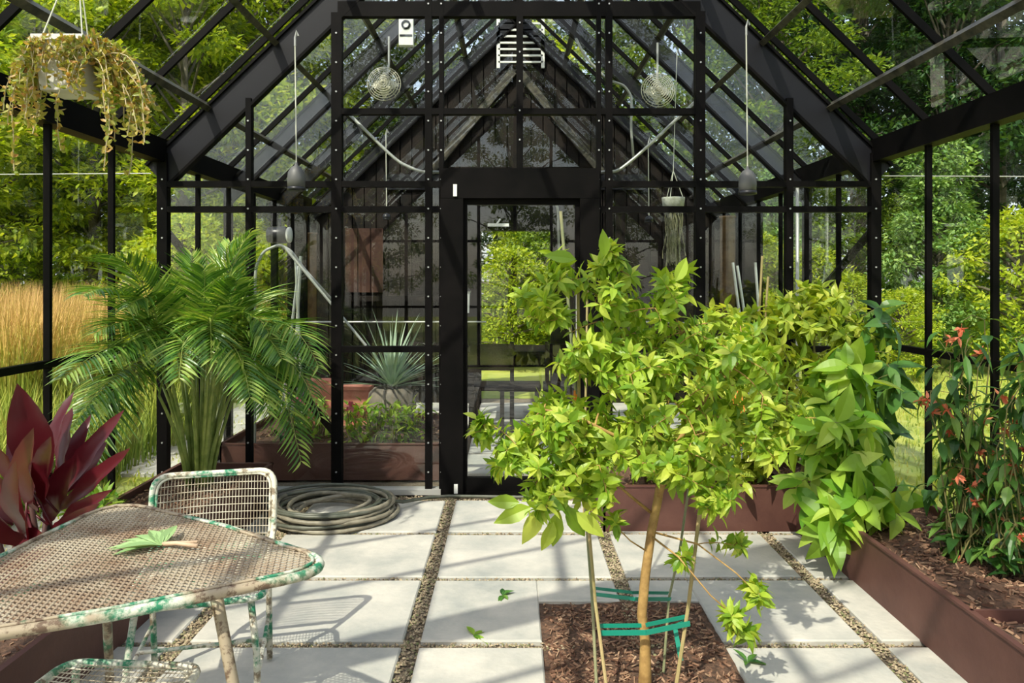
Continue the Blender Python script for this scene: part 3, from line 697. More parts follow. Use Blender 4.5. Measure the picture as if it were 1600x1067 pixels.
    # petiole continuing down inside the clump
# ---------------------------------------------------------------- burgundy plant
ti = thing('cordyline', 'burgundy red broad leaved plant at the left edge in the raised bed', 'plant', (P(45, 870, 3.15).x, 3.15, .22))
tb = wloc(ti)
stems = []
for k in range(4):
    b = tb + V((ru(-.12, .12), ru(-.1, .1), 0)); t = b + V((ru(-.08, .08), ru(-.05, .05), ru(.15, .4)))
    stems.append((b, t)); one('stem', 'tistem', ti, lambda m: m.tube([b, (b + t) / 2, t], .01, 8), True)
for (bx, by, tx, ty, W, Y) in [(70, 760, 32, 605, 55, 3.0), (80, 740, 85, 615, 32, 3.2), (95, 740, 110, 640, 34, 3.3), (90, 800, 205, 705, 28, 2.9), (85, 790, 180, 645, 34, 3.1), (80, 800, 130, 650, 30, 3.3), (60, 800, 15, 690, 60, 2.85), (55, 850, 5, 735, 62, 2.75), (65, 760, 40, 660, 40, 3.1),
    (70, 790, 70, 690, 44, 2.8), (60, 860, -20, 800, 45, 2.8), (55, 860, 10, 890, 40, 2.75), (85, 830, 150, 770, 24, 2.8), (60, 880, 120, 790, 34, 2.75), (30, 760, -15, 660, 50, 3.0), (50, 780, 20, 640, 40, 3.4), (85, 780, 160, 690, 36, 3.35), (40, 830, 65, 870, 36, 2.7), (75, 820, 105, 720, 40, 3.0), (20, 820, -40, 730, 50, 3.1), (75, 870, 130, 850, 24, 2.9)]:
    a = P(bx, by, (Y + 3.15) / 2); b = P(tx, ty, Y); L = (b - a).length
    m = MB(); nr = V((ru(-.5, .5), -1, ru(.2, .7))).normalized()
    st = min(stems, key=lambda q: (q[1] - a).length)[1]
    m.tube([st, (st + a) / 2 + V((0, 0, .01)), a], .005, 5)
    m.leaf(a, b - a, nr, L * 1.05, W * 2.9 / F * 1.15, ru(-.1, .35), .45, 8, .95, .007)
    part(m, 'leaf', 'ti', ti, True)
# small low plants in left bed
def tuft(name, label, cat, c, n, h, spread, w, mat, grp=None, curl=.5):
    m = MB(); c = V(c)
    for k in range(n):
        a = ru(0, 6.28); el = ru(.25, 1.4); d = V((math.cos(a) * math.cos(el), math.sin(a) * math.cos(el), math.sin(el)))
        m.leaf(c + V((ru(-spread, spread), ru(-spread, spread), 0)), d, V((0, 0, 1)), h * ru(.6, 1.1), w, ru(.1, curl), .3, 4)
    return tag(m.build(name, mat, None, loc=c), label, cat, grp)
tuft('seedling', 'small bright green seedling between the burgundy plant and the table', 'plant', P(140, 800, 3.6), 40, .14, .07, .05, 'big')
tuft('seedling', 'low green seedling behind the table beside the left bed edge', 'plant', P(165, 790, 4.0), 26, .13, .07, .05, 'big')

# ---------------------------------------------------------------- table & chairs
def inpoly(poly, x, y):
    c = False; n = len(poly)
    for i in range(n):
        x1, y1 = poly[i]; x2, y2 = poly[i - 1]
        if (y1 > y) != (y2 > y) and x < (x2 - x1) * (y - y1) / (y2 - y1) + x1: c = not c
    return c
def rounded(pts, r, k=8):
    out = []; n = len(pts)
    for i in range(n):
        p = V(pts[i]); a = V(pts[i - 1]); b = V(pts[(i + 1) % n])
        da = (a - p).normalized(); db = (b - p).normalized(); an = da.angle(db); tl = r / math.tan(an / 2)
        s = p + da * tl; e = p + db * tl; out += [tuple(q) for q in [s * (1 - t) ** 2 + p * 2 * t * (1 - t) + e * t * t for t in [j / k for j in range(k + 1)]]]
    return out
TZ = .72
table = thing('garden_table', 'rounded triangular wire mesh garden table with chipped green paint rim in the left foreground', 'table', (-.98, 1.88, 0))
A, B, C_ = (-.40, 1.88, 0), (-1.30, 2.45, 0), (-1.33, 1.38, 0)
def bulge(poly):
    out = []
    n = len(poly); cx = sum(p[0] for p in poly) / n; cy = sum(p[1] for p in poly) / n
    for i in range(n):
        a = V(poly[i]); b = V(poly[(i + 1) % n]); m_ = (a + b) / 2; d = (m_ - V((cx, cy, 0))).normalized()
        out += [a, m_ + d * .018 * min(1, (b - a).length * 3)]
    return [tuple(q) for q in out]
outl = bulge(rounded([A, B, C_], .12))
def resample(pts, k):
    pts = [V(p) for p in pts]; return pts
table_rim = one('rim', 'peel2', table, lambda m: (m.tube([(x, y, TZ - .004) for x, y, z in outl], .013, 8, closed=True), m.tube([((x + .98) * .965 - .98, (y - 1.88) * .965 + 1.88, TZ + .008) for x, y, z in outl], .0045, 6, closed=True)), True)
def meshtop(m):
    pu = .0175; pv = .0152; th = .0042
    ang = math.radians(-17); cu, su = math.cos(ang), math.sin(ang)
    poly = [(x, y) for x, y, z in outl]; c0 = (-.98, 1.88)
    def W_(u, v): return (c0[0] + u * cu - v * su, c0[1] + u * su + v * cu)
    def zt(x, y): return TZ + .004
    def hw(u0, v0, u1, v1, w):
        a = W_(u0, v0); b = W_(u1, v1); m.bar((*a, zt(*a)), (*b, zt(*b)), w, .003)
    N = 62
    for i in range(-N, N + 1):
        v = i * pv; run = None
        for j in range(-N, N + 2):
            u = j * pu; ins = inpoly(poly, *W_(u, v))
            if ins and run is None: run = u
            if not ins and run is not None: hw(run - pu * .5, v, u - pu * .5, v, th); run = None
            if ins and inpoly(poly, *W_(u, v + pv)):
                o = pu * .5 if i % 2 else 0; hw(u + o, v, u + o, v + pv, th)
one('tabletop', 'wire2', table, meshtop)
for a, b in (((-.72, 1.80), (-.50, 1.62)), ((-.72, 1.80), (-.70, 2.18)), ((-1.15, 2.1), (-1.30, 2.42)), ((-1.2, 1.55), (-1.42, 1.35))):
    if a[0] == -.72 and b[1] > 2: continue
    def leg(m): m.tube([(a[0], a[1], TZ - .01), ((a[0] * .9 + b[0] * .1), a[1] * .9 + b[1] * .1, TZ - .08), (*b, .012)], [.016, .014, .012], 10)
    one('leg', 'peel2', table, leg, True)
one('cross_brace', 'peel2', table, lambda m: (m.tube([(-.70, 1.79, TZ - .03), (-1.15, 2.1, TZ - .03)], .008), m.tube([(-1.15, 2.1, TZ - .03), (-1.2, 1.55, TZ - .03)], .008), m.tube([(-1.2, 1.55, TZ - .03), (-.70, 1.79, TZ - .03)], .008)), True)

def grid_panel(m, fmap, w, h, pu, pv, th, rr):
    """panel w x h rounded; fmap(u,v) to 3D"""
    out = rounded([(-w / 2, 0, 0), (w / 2, 0, 0), (w / 2, h, 0), (-w / 2, h, 0)], rr, 6); poly = [(p[0], p[1]) for p in out]
    nu = int(w / pu); nv = int(h / pv)
    for i in range(nv + 1):
        v = (i + .5) * h / (nv + 1); us = [u for u in np.linspace(-w / 2, w / 2, 60) if inpoly(poly, u, v)]
        if len(us) > 2: m.tube([fmap(u, v) for u in np.linspace(us[0], us[-1], 9)], th, 4, False)
    for i in range(nu + 1):
        u = -w / 2 + (i + .5) * w / (nu + 1); vs = [v for v in np.linspace(0, h, 60) if inpoly(poly, u, v)]
        if len(vs) > 2: m.tube([fmap(u, v) for v in np.linspace(vs[0], vs[-1], 7)], th * .8, 4, False)
    return out
def make_chair(label, back=True):
    o = thing('garden_chair', label, 'chair', (0, 0, 0)) if back else thing('garden_stool', label, 'stool', (0, 0, 0), 'wire mesh garden stools')
    SW, SD, SZ, BH, BW = .42, .38, .42, .26, .43
    def fs(u, v): return V((u, v - SD / 2, SZ - .015 * math.cos(u / SW * PI) * math.sin(PI * v / SD)))
    def fb(u, v): return V((u, -SD / 2 - .03 - v * .28 - .03 * (1 - (u / BW * 2) ** 2), SZ + .03 + v))
    s = MB(); out = grid_panel(s, fs, SW, SD, .0125, .022, .0018, .06); st = part(s, 'seat', 'wire', o)
    one('seat_frame', 'peel', st, lambda m: m.tube([fs(p[0], p[1]) for p in out], .011, 8, closed=True), True)
    if back:
      b = MB(); out2 = grid_panel(b, fb, BW, BH, .0115, .027, .0018, .055); bk = part(b, 'backrest', 'wire', o)
      one('back_frame', 'peel', bk, lambda m: (m.tube([fb(p[0], p[1]) for p in out2], .011, 8, closed=True), m.tube([fb(p[0] * .93, .012 + p[1] * .92) + V((0, .004, 0)) for p in out2], .005, 6, closed=True)), True)
    for sx in (-1, 1):
        one('leg', 'peel', o, lambda m: m.tube([(sx * .17, SD / 2 - .02, SZ), (sx * .19, SD / 2, .25), (sx * .20, SD / 2 + .02, .01)], .011, 8), True)
        one('leg', 'peel', o, lambda m: m.tube([fb(sx * BW / 2, .06) if back else V((sx * .17, -SD / 2 + .02, SZ)), (sx * .2, -SD / 2, SZ - .02), (sx * .2, -SD / 2 - .06, .01)], .011, 8), True)
    one('stretcher', 'peel', o, lambda m: (m.tube([(-.2, SD / 2 + .005, .2), (-.2, -SD / 2 - .03, .2)], .007), m.tube([(.2, SD / 2 + .005, .2), (.2, -SD / 2 - .03, .2)], .007), m.tube([(-.2, -.0, .2), (.2, 0, .2)], .007)), True)
    return o
ch = make_chair('chipped white wire chair standing behind the table, its backrest rising above the table edge')
ch.location = (-1.05, 2.53, 0); ch.rotation_euler = (0, 0, PI + math.radians(14))
c2 = make_chair('wire mesh stool at the bottom edge, straight in front of the table', False)
c2.location = (-1.0, 1.775, 0); c2.rotation_euler = (0, 0, math.radians(-4)); c2.scale = (.88, .95, 1.03)
c3 = copy_tree(c2); c3['label'] = 'wire mesh stool in the very bottom left corner beside the other one'
c3.location = (-1.19, 1.60, 0); c3.rotation_euler = (0, 0, math.radians(-32))

# cut leaf on table
lf = thing('palmate_leaf', 'cut fan shaped green leaf with pinkish stalk lying on the mesh table', 'leaf', PZ(255, 850, TZ + .015))
lc = wloc(lf); lm = MB()
for k in range(9):
    a = math.radians(95 + k * 16); d = V((math.cos(a), math.sin(a) * .9, ru(.0, .2)))
    lm.leaf(lc + V((.0, -.01, 0)), d, V((0, 0, 1)), ru(.11, .15), .034, .08, .5, 5)
part(lm, 'blade', 'leafcut', lf)
one('stalk', 'petiole', lf, lambda m: (m.tube([lc, lc + V((.04, -.01, .006)), lc + V((.1, -.02, .002))], .006, 7), m.tube([lc + V((0, .01, 0)), lc + V((.09, .005, .004))], .004, 6)), True)

# fallen leaves on floor
for px, py, lab in ((785, 930, 'fallen leaf on the paving slab between door and tree square'), (740, 992, 'green weed sprouting at the gravel joint in the middle of the floor'), (1168, 1034, 'dark fallen leaf on the slab right of the mulch square'), (1150, 845, 'fallen leaf on the slab before the back bed')):
    c = PZ(px, py, .004); m = MB()
    for k in range(5): a = ru(0, 6.28); m.leaf(c, V((math.cos(a), math.sin(a), ru(.1, .8))), V((0, 0, 1)), ru(.05, .085), .024, .3, .3, 4)
    tag(m.build('weed' if 'weed' in lab else 'fallen_leaf', 'dark' if px != 740 else 'big', None, loc=c), lab, 'leaf')

# ---------------------------------------------------------------- hose
hc = PZ(518, 806, 0)
def hose(m):
    pts = []; n = 9; K = 26
    for i in range(n * K + 1):
        a = 2 * PI * i / K; lay = i / K
        R_ = .19 + .19 * abs(math.sin(lay * 1.1 + .4)) + .012 * math.sin(3 * a + lay)
        pts.append(V((hc.x + R_ * math.cos(a) + .02 * math.sin(lay * 2.3), hc.y + R_ * math.sin(a) * .95 + .02 * math.cos(lay * 1.7), .015 + .009 * lay + .008 * math.sin(a * 2 + lay))))
    m.tube(pts, .0125, 7)
tag(one('garden_hose', 'hose', None, hose, True), 'grey brown coiled garden hose on the paving in front of the left glass', 'hose')
def hose2(m):
    pts = []; K = 26
    for i in range(5 * K + 1):
        a = 2 * PI * i / K; lay = i / K; R_ = .33 + .05 * math.sin(lay * 1.9)
        pts.append(V((hc.x - .02 + R_ * math.cos(a), hc.y + R_ * math.sin(a) * .93, .04 + .014 * lay + .01 * math.sin(a + lay))))
    pts += [V((hc.x + .42, hc.y + .12, .05)), V((hc.x + .55, hc.y + .33, .016)), V((-.42, 4.93, .014)), V((.2, 4.9, .014)), V((.5, 4.92, .014))]
    m.tube(pts, .011, 7)
tag(one('garden_hose', 'hose2', None, hose2, True), 'dark hose coiled with the other, its tail running along the glass wall to the door', 'hose')

# ---------------------------------------------------------------- hanging plants
HY = 3.1
hp = thing('hanging_planter', 'white square pot with trailing yellowish plant hanging from the roof at top left', 'hanging plant', P(110, 150, HY))
pc = P(113, 110, HY); s_ = HY / F
def potf(m):
    w0, w1, h0, h1 = 31 * s_, 37 * s_, -38 * s_, 36 * s_
    for (a, za, b, zb) in ((w0, h0, w1, h1), (w1 * 1.08, h1, w1 * 1.08, h1 + .022), ):
        out = [(-1, -1), (1, -1), (1, 1), (-1, 1)]
        vs = [pc + V((x * a, y * a, za)) for x, y in out] + [pc + V((x * b, y * b, zb)) for x, y in out]
        m.add(vs, [(3, 2, 1, 0), (4, 5, 6, 7), (0, 1, 5, 4), (1, 2, 6, 5), (2, 3, 7, 6), (3, 0, 4, 7)])
one('pot', 'pot', hp, potf)
topz = zr(pc.x) - .03
for dx, dy in ((-.09, -.08), (.09, -.08), (.02, .1)): one('cord', 'cord', hp, lambda m: m.tube([pc + V((dx, dy, .08)), V((pc.x + .02, pc.y, min(topz, pc.z + .75)))], .003, 5))
one('cord', 'cord', hp, lambda m: m.tube([V((pc.x + .02, pc.y, min(topz, pc.z + .75))), V((pc.x + .02, pc.y, topz + .05))], .004, 5))
vm = MB(); lm = MB()
def strand(px, py, dx, L, mat=0):
    p = P(px, py, HY + ru(-.1, .1)); pts = [p]; v = V((dx, ru(-.3, .3), .5))
    n = int(L / .03)
    for i in range(n):
        v = V((v.x * .86 + ru(-.12, .12), v.y * .86 + ru(-.12, .12), v.z - .28)); v.z = max(v.z, -1); pts.append(pts[-1] + v.normalized() * .03)
    if len(pts) > 2:
        vm.tube(pts, .0025, 4, False)
        for q in pts[1:]:
            for k in range(3): d = (rdir() + V((0, 0, .2))).normalized(); lm.leaf(q, d, rdir(), ru(.02, .042), .016, .2, .3, 3)
for k in range(48): strand(ru(78, 155), ru(66, 80), ru(-1.2, 1.2), ru(.08, .2))
for k in range(30): strand(ru(72, 88), ru(72, 92), ru(-.9, 0), ru(.15, .42))
for k in range(60): strand(ru(128, 150), ru(70, 100), ru(.1, 2.2), ru(.12, .45))
for (px, L, dx) in ((75, .62, -.3), (88, .5, -.2), (140, .55, .2), (150, .62, .6), (165, .5, 1.3), (150, .42, 2.2), (95, .3, -1.2), (66, .35, -1.2)): strand(px, 85, dx, L)
for k in range(46):
    p0 = pc + V((ru(-.09, .11), -.1, ru(.06, .1)))
    if -.05 < p0.x - pc.x < .02 and rnd() < .7: continue
    pts = [p0, p0 + V((ru(-.03, .03), -.03, 0))]
    for i in range(int(ru(2, 9))): pts.append(pts[-1] + V((ru(-.014, .014), ru(-.01, .006), -.028)))
    vm.tube(pts, .0022, 4, False)
    for q in pts:
        for j in range(3): lm.leaf(q, (rdir() + V((0, -.2, .2))).normalized(), rdir(), ru(.018, .036), .015, .2, .3, 3)
part(vm, 'stem', 'vine', hp); part(lm, 'foliage', 'hang', hp)
# small hanging planter beyond glass
hY = 5.7
h2 = thing('hanging_planter', 'small mossy pot with hanging roots seen behind the glass right of the door', 'hanging plant', P(1052, 325, hY))
q = P(1052, 318, hY)
one('pot', 'moss', h2, lambda m: m.lathe([(.075, -.05), (.088, .03), (.088, .045), (.07, .045)], q, 18), True)
def rts(m):
    for k in range(46):
        a = ru(0, 6.28); r = ru(.02, .075); p = q + V((r * math.cos(a), r * math.sin(a), -.04)); pts = [p]
        for i in range(8): pts.append(pts[-1] + V((ru(-.012, .012), ru(-.012, .012), -ru(.03, .07))))
        m.tube(pts, .0035, 4, False)
one('hanging_roots', 'root', h2, rts)
hook = P(1058, 180, hY)
for k in range(3): a = k * 2.1; one('cord', 'cord', h2, lambda m: m.tube([q + V((.08 * math.cos(a), .08 * math.sin(a), .03)), q + V((0, 0, .25)), hook + V((0, 0, .5))], .003, 4))

# ---------------------------------------------------------------- lamps, fans, conduits
def pendant(label, px, py, Y, w, h, top, grp):
    c = P(px, py, Y); o = thing('pendant_lamp', label, 'pendant lamp', c, grp)
    one('lamp_shade', 'lampgrey' if w > .08 else 'lamp', o, lambda m: m.lathe([(w * .5, -h * .5), (w * .52, -h * .1), (w * .48, h * .2), (w * .3, h * .42), (w * .1, h * .5), (w * .06, h * .62)], c, 20), True)
    one('bulb_rim', 'lamp', o, lambda m: m.lathe([(w * .4, -h * .58), (w * .53, -h * .55), (w * .53, -h * .42)], c, 20), True)
    t = P(top[0], top[1], Y); one('cord', 'cord', o, lambda m: m.tube([c + V((0, 0, h * .6)), t], .004, 5)); one('hook', 'conduit', o, lambda m: m.tube([t, t + V((0, 0, .05)), t + V((.01, 0, .09)), t + V((.02, 0, .06))], .006, 6))
    return o
g1 = 'grey pendant lamps before the glass wall'
pendant('grey dome pendant lamp on a long cord at left, above the palm', 463, 277, 4.4, .1, .14, (461, 72), g1)
pendant('grey dome pendant lamp hanging at right before the glass wall', 1168, 283, 4.4, .1, .14, (1166, 55), g1)
pendant('small dark lamp on a thin cord behind the glass left of the door', 604, 338, 6.4, .07, .05, (603, 218), None)
pendant('small dark lamp on a thin cord behind the glass right of the door', 1014, 342, 6.4, .07, .05, (1013, 232), None)
def fan(label, px, py, Y, tilt):
    c = P(px, py, Y); o = thing('circulation_fan', label, 'fan', c, 'round wire cage fans'); R_ = 26 * Y / F
    def cage(m):
        for k in range(8):
            r = R_ * (k + 1) / 8; z = -.05 * (1 - (r / R_) ** 2)
            m.tube([c + V((r * math.cos(a), z, r * math.sin(a))) for a in [2 * PI * i / 28 for i in range(28)]], .0035, 4, closed=True)
        for k in range(16): a = 2 * PI * k / 16; m.tube([c + V((.01 * math.cos(a), -.05, .01 * math.sin(a))), c + V((R_ * math.cos(a), 0, R_ * math.sin(a))), c + V((R_ * .9 * math.cos(a), .08, R_ * .9 * math.sin(a)))], .0025, 4)
    one('cage', 'fan', o, cage)
    one('blade', 'fan', o, lambda m: [m.leaf(c + V((0, .02, 0)), V((math.cos(a), .1, math.sin(a))), V((.3, -1, .2)), R_ * .85, R_ * .6, .1, .1, 5) for a in (0, 1.57, 3.14, 4.71)])
    one('motor', 'white', o, lambda m: m.lathe([(.03, .03), (.035, .05), (.035, .12), (.02, .13)], c, 14, 'y'), True)
    one('bracket', 'conduit', o, lambda m: m.tube([c + V((0, .1, 0)), c + V((.02, .12, .2)), c + V((.02, .12, .42))], .009, 6))
    return o
fan('round wire fan high behind the glass on the left', 600, 131, 6.0, .3)
fan('round wire fan high behind the glass on the right, beside the bent conduit', 1028, 141, 6.0, 0)
th_ = thing('thermostat_box', 'white thermostat box with round dial hanging high behind the glass', 'thermostat', P(635, 70, 6.1))
tc_ = P(635, 50, 6.1)
one('housing', 'white', th_, lambda m: m.box(tuple(tc_ + V((-.058, -.03, -.115))), tuple(tc_ + V((.058, .03, .115)))))
one('dial', 'lamp', th_, lambda m: (m.tube([tc_ + V((.03 * math.cos(a), -.032, .05 + .03 * math.sin(a))) for a in [2 * PI * i / 16 for i in range(16)]], .009, 6, closed=True), m.box(tuple(tc_ + V((-.05, -.035, -.045))), tuple(tc_ + V((.05, -.03, -.03))))))
one('hook', 'conduit', th_, lambda m: m.tube([tc_ + V((0, 0, .11)), tc_ + V((.02, 0, .17)), tc_ + V((.04, .0, .6))], .006, 6))
def conduit(label, pts, Y, r=.011):
    k = [P(a, b, Y) for a, b in pts]; sm = [k[0]]
    for i in range(1, len(k) - 1): sm += bez(k[i].lerp(k[i - 1], .3), k[i], k[i].lerp(k[i + 1], .3), 4)
    sm.append(k[-1]); tag(one('conduit', 'conduit', None, lambda m: m.tube(sm, r, 7), True), label, 'conduit')
conduit('pale conduit sloping down left of the door head', [(537, 170), (620, 252), (655, 268), (692, 269)], YW + .1)
conduit('pale conduit curving up to the right from the door head', [(934, 269), (965, 268), (1000, 240), (1085, 160)], YW + .1)
conduit('thin bent conduit running down beside the right fan', [(900, 60), (915, 90), (950, 125), (975, 133), (987, 150), (986, 200), (990, 248)], YW + .16, .009)
conduit('short bent conduit in the head of the door opening', [(866, 315), (872, 325), (873, 380), (874, 440)], YW + .5, .009)
conduit('arched grey pipe rising behind the glass beside the palm', [(398, 745), (398, 600), (398, 420), (412, 392), (437, 382), (455, 392), (475, 420), (520, 470)], YW + .4, .011)
conduit('vertical grey conduit pipe beside the right wall post', [(1246, 285), (1246, 706)], 6.2, .014)
conduit('thin pipe crossing behind the left glass above the agave', [(470, 503), (620, 503), (760, 503)], 7.5, .009)
conduit('thin pipe crossing at the right behind the tree', [(930, 503), (1000, 503), (1100, 505)], 7.5, .009)
for lab, a, b in (('taut wire crossing outside the left glass wall', (-60, 273), (236, 271)), ('taut wire crossing outside the right glass wall', (1382, 275), (1660, 276))):
    tag(one('wire', 'conduit', None, lambda m: m.tube([P(*a, 5.6), P(*b, 5.6)], .004, 5)), lab, 'wire')
ht = thing('spot_lamp', 'black and white can lamp behind the glass above the arched pipe', 'lamp', P(437, 367, 5.9))
hh = P(437, 367, 5.9)
one('lamp_body', 'lamp', ht, lambda m: m.lathe([(.06, -.09), (.068, -.03), (.068, .05), (.05, .07)], hh, 18, 'x'), True)
one('lamp_face', 'white', ht, lambda m: m.lathe([(.055, .06), (.062, .07), (.062, .085), (.03, .09)], hh, 18, 'x'), True)
one('bracket', 'lamp', ht, lambda m: m.tube([hh, hh + V((0, 0, .12)), hh + V((-.02, .1, .14))], .01, 6))
tp = thing('silver_tripod', 'silver tube stand leaning behind the left glass beside the black column', 'stand', P(455, 640, 6.9) )
for a, b in (((467, 415), (436, 681)), ((462, 405), (474, 681)), ((470, 400), (455, 681))): one('leg', 'silver', tp, lambda m: m.tube([P(*a, 6.9), P(*b, 6.9)], .014, 8))
tp = thing('silver_tripod', 'silver tube stand behind the glass above the light green shrub', 'stand', P(1160, 600, 6.9) )
for a, b in (((1145, 410), (1180, 681)), ((1152, 415), (1192, 681)), ((1180, 410), (1200, 681))): one('leg', 'silver', tp, lambda m: m.tube([P(*a, 6.9), P(*b, 6.9)], .013, 8))
for i, (a, b) in enumerate((((1191, 400), (1172, 520)), ((1200, 432), (1180, 520)), ((918, 432), (912, 560)))):
    tag(one('garden_stake', 'stake', None, lambda m: m.tube([P(*a, 4.5), V((P(*b, 4.5).x, 4.5, .2 if i < 2 else -.02))], .007, 6)), ('bamboo stick poking above the light shrub, taller of the two', 'bamboo stick poking above the light shrub, shorter of the two', 'bamboo stick poking above the tree crown near the door')[i], 'stake')

# ---------------------------------------------------------------- beyond the glass
ag = thing('potted_agave', 'spiky grey green agave in a round stone pot behind the glass left of the door', 'potted plant', (P(612, 640, 6.0).x, 6.0, .22))
ac = V((P(612, 640, 6.0).x, 6.0, .58))
one('pot', 'stonepot', ag, lambda m: m.lathe([(.1, -.36), (.17, -.28), (.2, -.15), (.18, -.04), (.14, 0), (.12, 0), (.12, -.03)], ac, 24), True)
def agf(m):
    for k in range(64):
        a = ru(0, 6.28); el = ru(.1, 1.4); d = V((math.cos(a) * math.cos(el), math.sin(a) * math.cos(el), math.sin(el)))
        m.leaf(ac + d * .02, d, V((0, 0, 1)), ru(.4, .66), ru(.022, .036), ru(-.05, .25), .35, 6, .45)
one('foliage', 'agave', ag, agf)
tag(one('trough', 'terracotta', None, lambda m: (m.box((P(480, 620, 6.35).x, 6.25, .2), (P(528, 620, 6.35).x, 6.4, .57)), m.box((P(478, 620, 6.35).x, 6.24, .57), (P(530, 620, 6.35).x, 6.41, .6)))), 'terracotta trough behind the left glass beside the diagonal brace', 'pot')
tag(one('trough', 'terracotta', None, lambda m: (m.box((P(537, 620, 6.35).x, 6.25, .2), (P(580, 620, 6.35).x, 6.4, .52)), m.box((P(535, 620, 6.35).x, 6.24, .52), (P(582, 620, 6.35).x, 6.41, .55)))), 'terracotta trough behind the glass beside the agave pot', 'pot')
for i, (px, py, Y, mt, pk, lab) in enumerate([(500, 655, 5.8, 'big', 0, 'clump of narrow green leaves beyond the glass below the terracotta trough'), (550, 650, 5.7, 'citrus', 1, 'pink flowered green clump in the far bed at left of the agave'), (585, 665, 5.6, 'big', 0, 'low green clump in the far bed before the agave pot'),
      (645, 655, 5.7, 'citrus', 0, 'yellow green clump in the far bed right of the agave pot'), (450, 670, 5.7, 'dark', 0, 'dark green clump in the far bed behind the hose'), (470, 640, 6.0, 'big', 1, 'green clump with a pink bloom beside the left terracotta trough'), (615, 672, 5.55, 'citrus', 0, 'yellow green clump in front of the round stone pot')]):
    c = V((P(px, py, Y).x, Y, .2)); o = thing('bedding_plant', lab, 'plant', c, 'plants in the far bed'); m = MB()
    for k in range(90):
        a = ru(0, 6.28); r = ru(0, .16); p = c + V((r * math.cos(a), r * math.sin(a), ru(.02, .3))); d = (rdir() + V((0, 0, .5))).normalized(); m.leaf(p, d, V((0, 0, 1)), ru(.06, .11), .03, .3, .3, 4)
    part(m, 'foliage', mt, o)
    one('stem', 'twig', o, lambda m: [m.tube([c, c + V((ru(-.12, .12), ru(-.12, .12), ru(.15, .3)))], .004, 4) for _ in range(8)])
    if pk: one('flower_cluster', 'pink', o, lambda m: [m.leaf(c + V((.02, -.14, .3)), rdir(), rdir(), .05, .03, .2, .2, 4) for _ in range(14)], label='pink bloom')
# dining set inside the far room
dt = thing('dining_table', 'dark wooden dining table seen through the glass door', 'table', (.12, 7.6, 0))
def bx_(n, p, a, b, mat='timber'): return one(n, mat, p, lambda m: m.box(a, b))
bx_('tabletop', dt, (-.45, 7.2, .7), (.75, 8.0, .75)); bx_('apron', dt, (-.4, 7.25, .6), (.7, 7.95, .7))
for x in (-.42, .66):
    for y in (7.24, 7.9): bx_('leg', dt, (x, y, 0), (x + .07, y + .07, .7))
def dchair(x, y, lab, fl=1):
    o = thing('dining_chair', lab, 'chair', (x, y, 0), 'dark dining chairs')
    bx_('seat', o, (x - .2, y - .2, .43), (x + .2, y + .2, .47))
    for sx in (-1, 1):
        for sy in (-1, 1): bx_('leg', o, (x + sx * .18 - .02, y + sy * .18 - .02, 0), (x + sx * .18 + .02, y + sy * .18 + .02, .43))
    bx_('backrest', o, (x - .2, y - .2 * fl - .015, .62), (x + .2, y - .2 * fl + .015, .86))
    for sx in (-1, 1): bx_('back_post', o, (x + sx * .18 - .018, y - .2 * fl - .018, .45), (x + sx * .18 + .018, y - .2 * fl + .018, .88))
dchair(-.18, 7.0, 'dark dining chair at the left, near side of the table behind the door')
st_ = thing('stool', 'low dark backless stool in front of the dining table behind the door', 'stool', (.02, 6.75, 0), None)
bx_('seat', st_, (-.18 + .06, 6.7, .44), (.2 + .06, 6.98, .5))
for sx in (-1, 1):
    for sy in (-1, 1): bx_('leg', st_, (.07 + sx * .16 - .018, 6.84 + sy * .12 - .018, 0), (.07 + sx * .16 + .018, 6.84 + sy * .12 + .018, .44))
dchair(.5, 7.0, 'dark dining chair at the right, near side of the table, behind the tree crown')
ln = thing('lantern', 'small white lantern hanging beside the far door post', 'lantern', P(729, 490, 8.3))
lq = P(729, 472, 8.3)
one('lamp_body', 'white', ln, lambda m: m.lathe([(.03, -.12), (.04, .1), (.05, .12)], lq, 12)); one('cap', 'lamp', ln, lambda m: m.lathe([(.055, .12), (.01, .17)], lq, 12)); one('cord', 'cord', ln, lambda m: m.tube([lq + V((0, 0, .16)), lq + V((0, 0, .75))], .004, 4))
# white shed outside
sd = thing('garden_shed', 'small white playhouse shed outside behind the palm', 'shed', P(402, 560, 12.5))
sx_, sy_ = P(402, 438, 12.5).x, 12.5
one('wall', 'shed', sd, lambda m: m.box((sx_ - .28, sy_ - .3, -.03), (sx_ + .28, sy_ + .3, 1.3)))
one('roof', 'shed', sd, lambda m: m.prism([(sx_ - .36, sy_ - .4, 1.28), (sx_ + .36, sy_ - .4, 1.28), (sx_ + .05, sy_ - .4, 1.55), (sx_ - .05, sy_ - .4, 1.55)], (0, .8, 0)))
one('window', 'lamp', sd, lambda m: m.box((sx_ + .02, sy_ - .315, .65), (sx_ + .2, sy_ - .29, 1.1)))

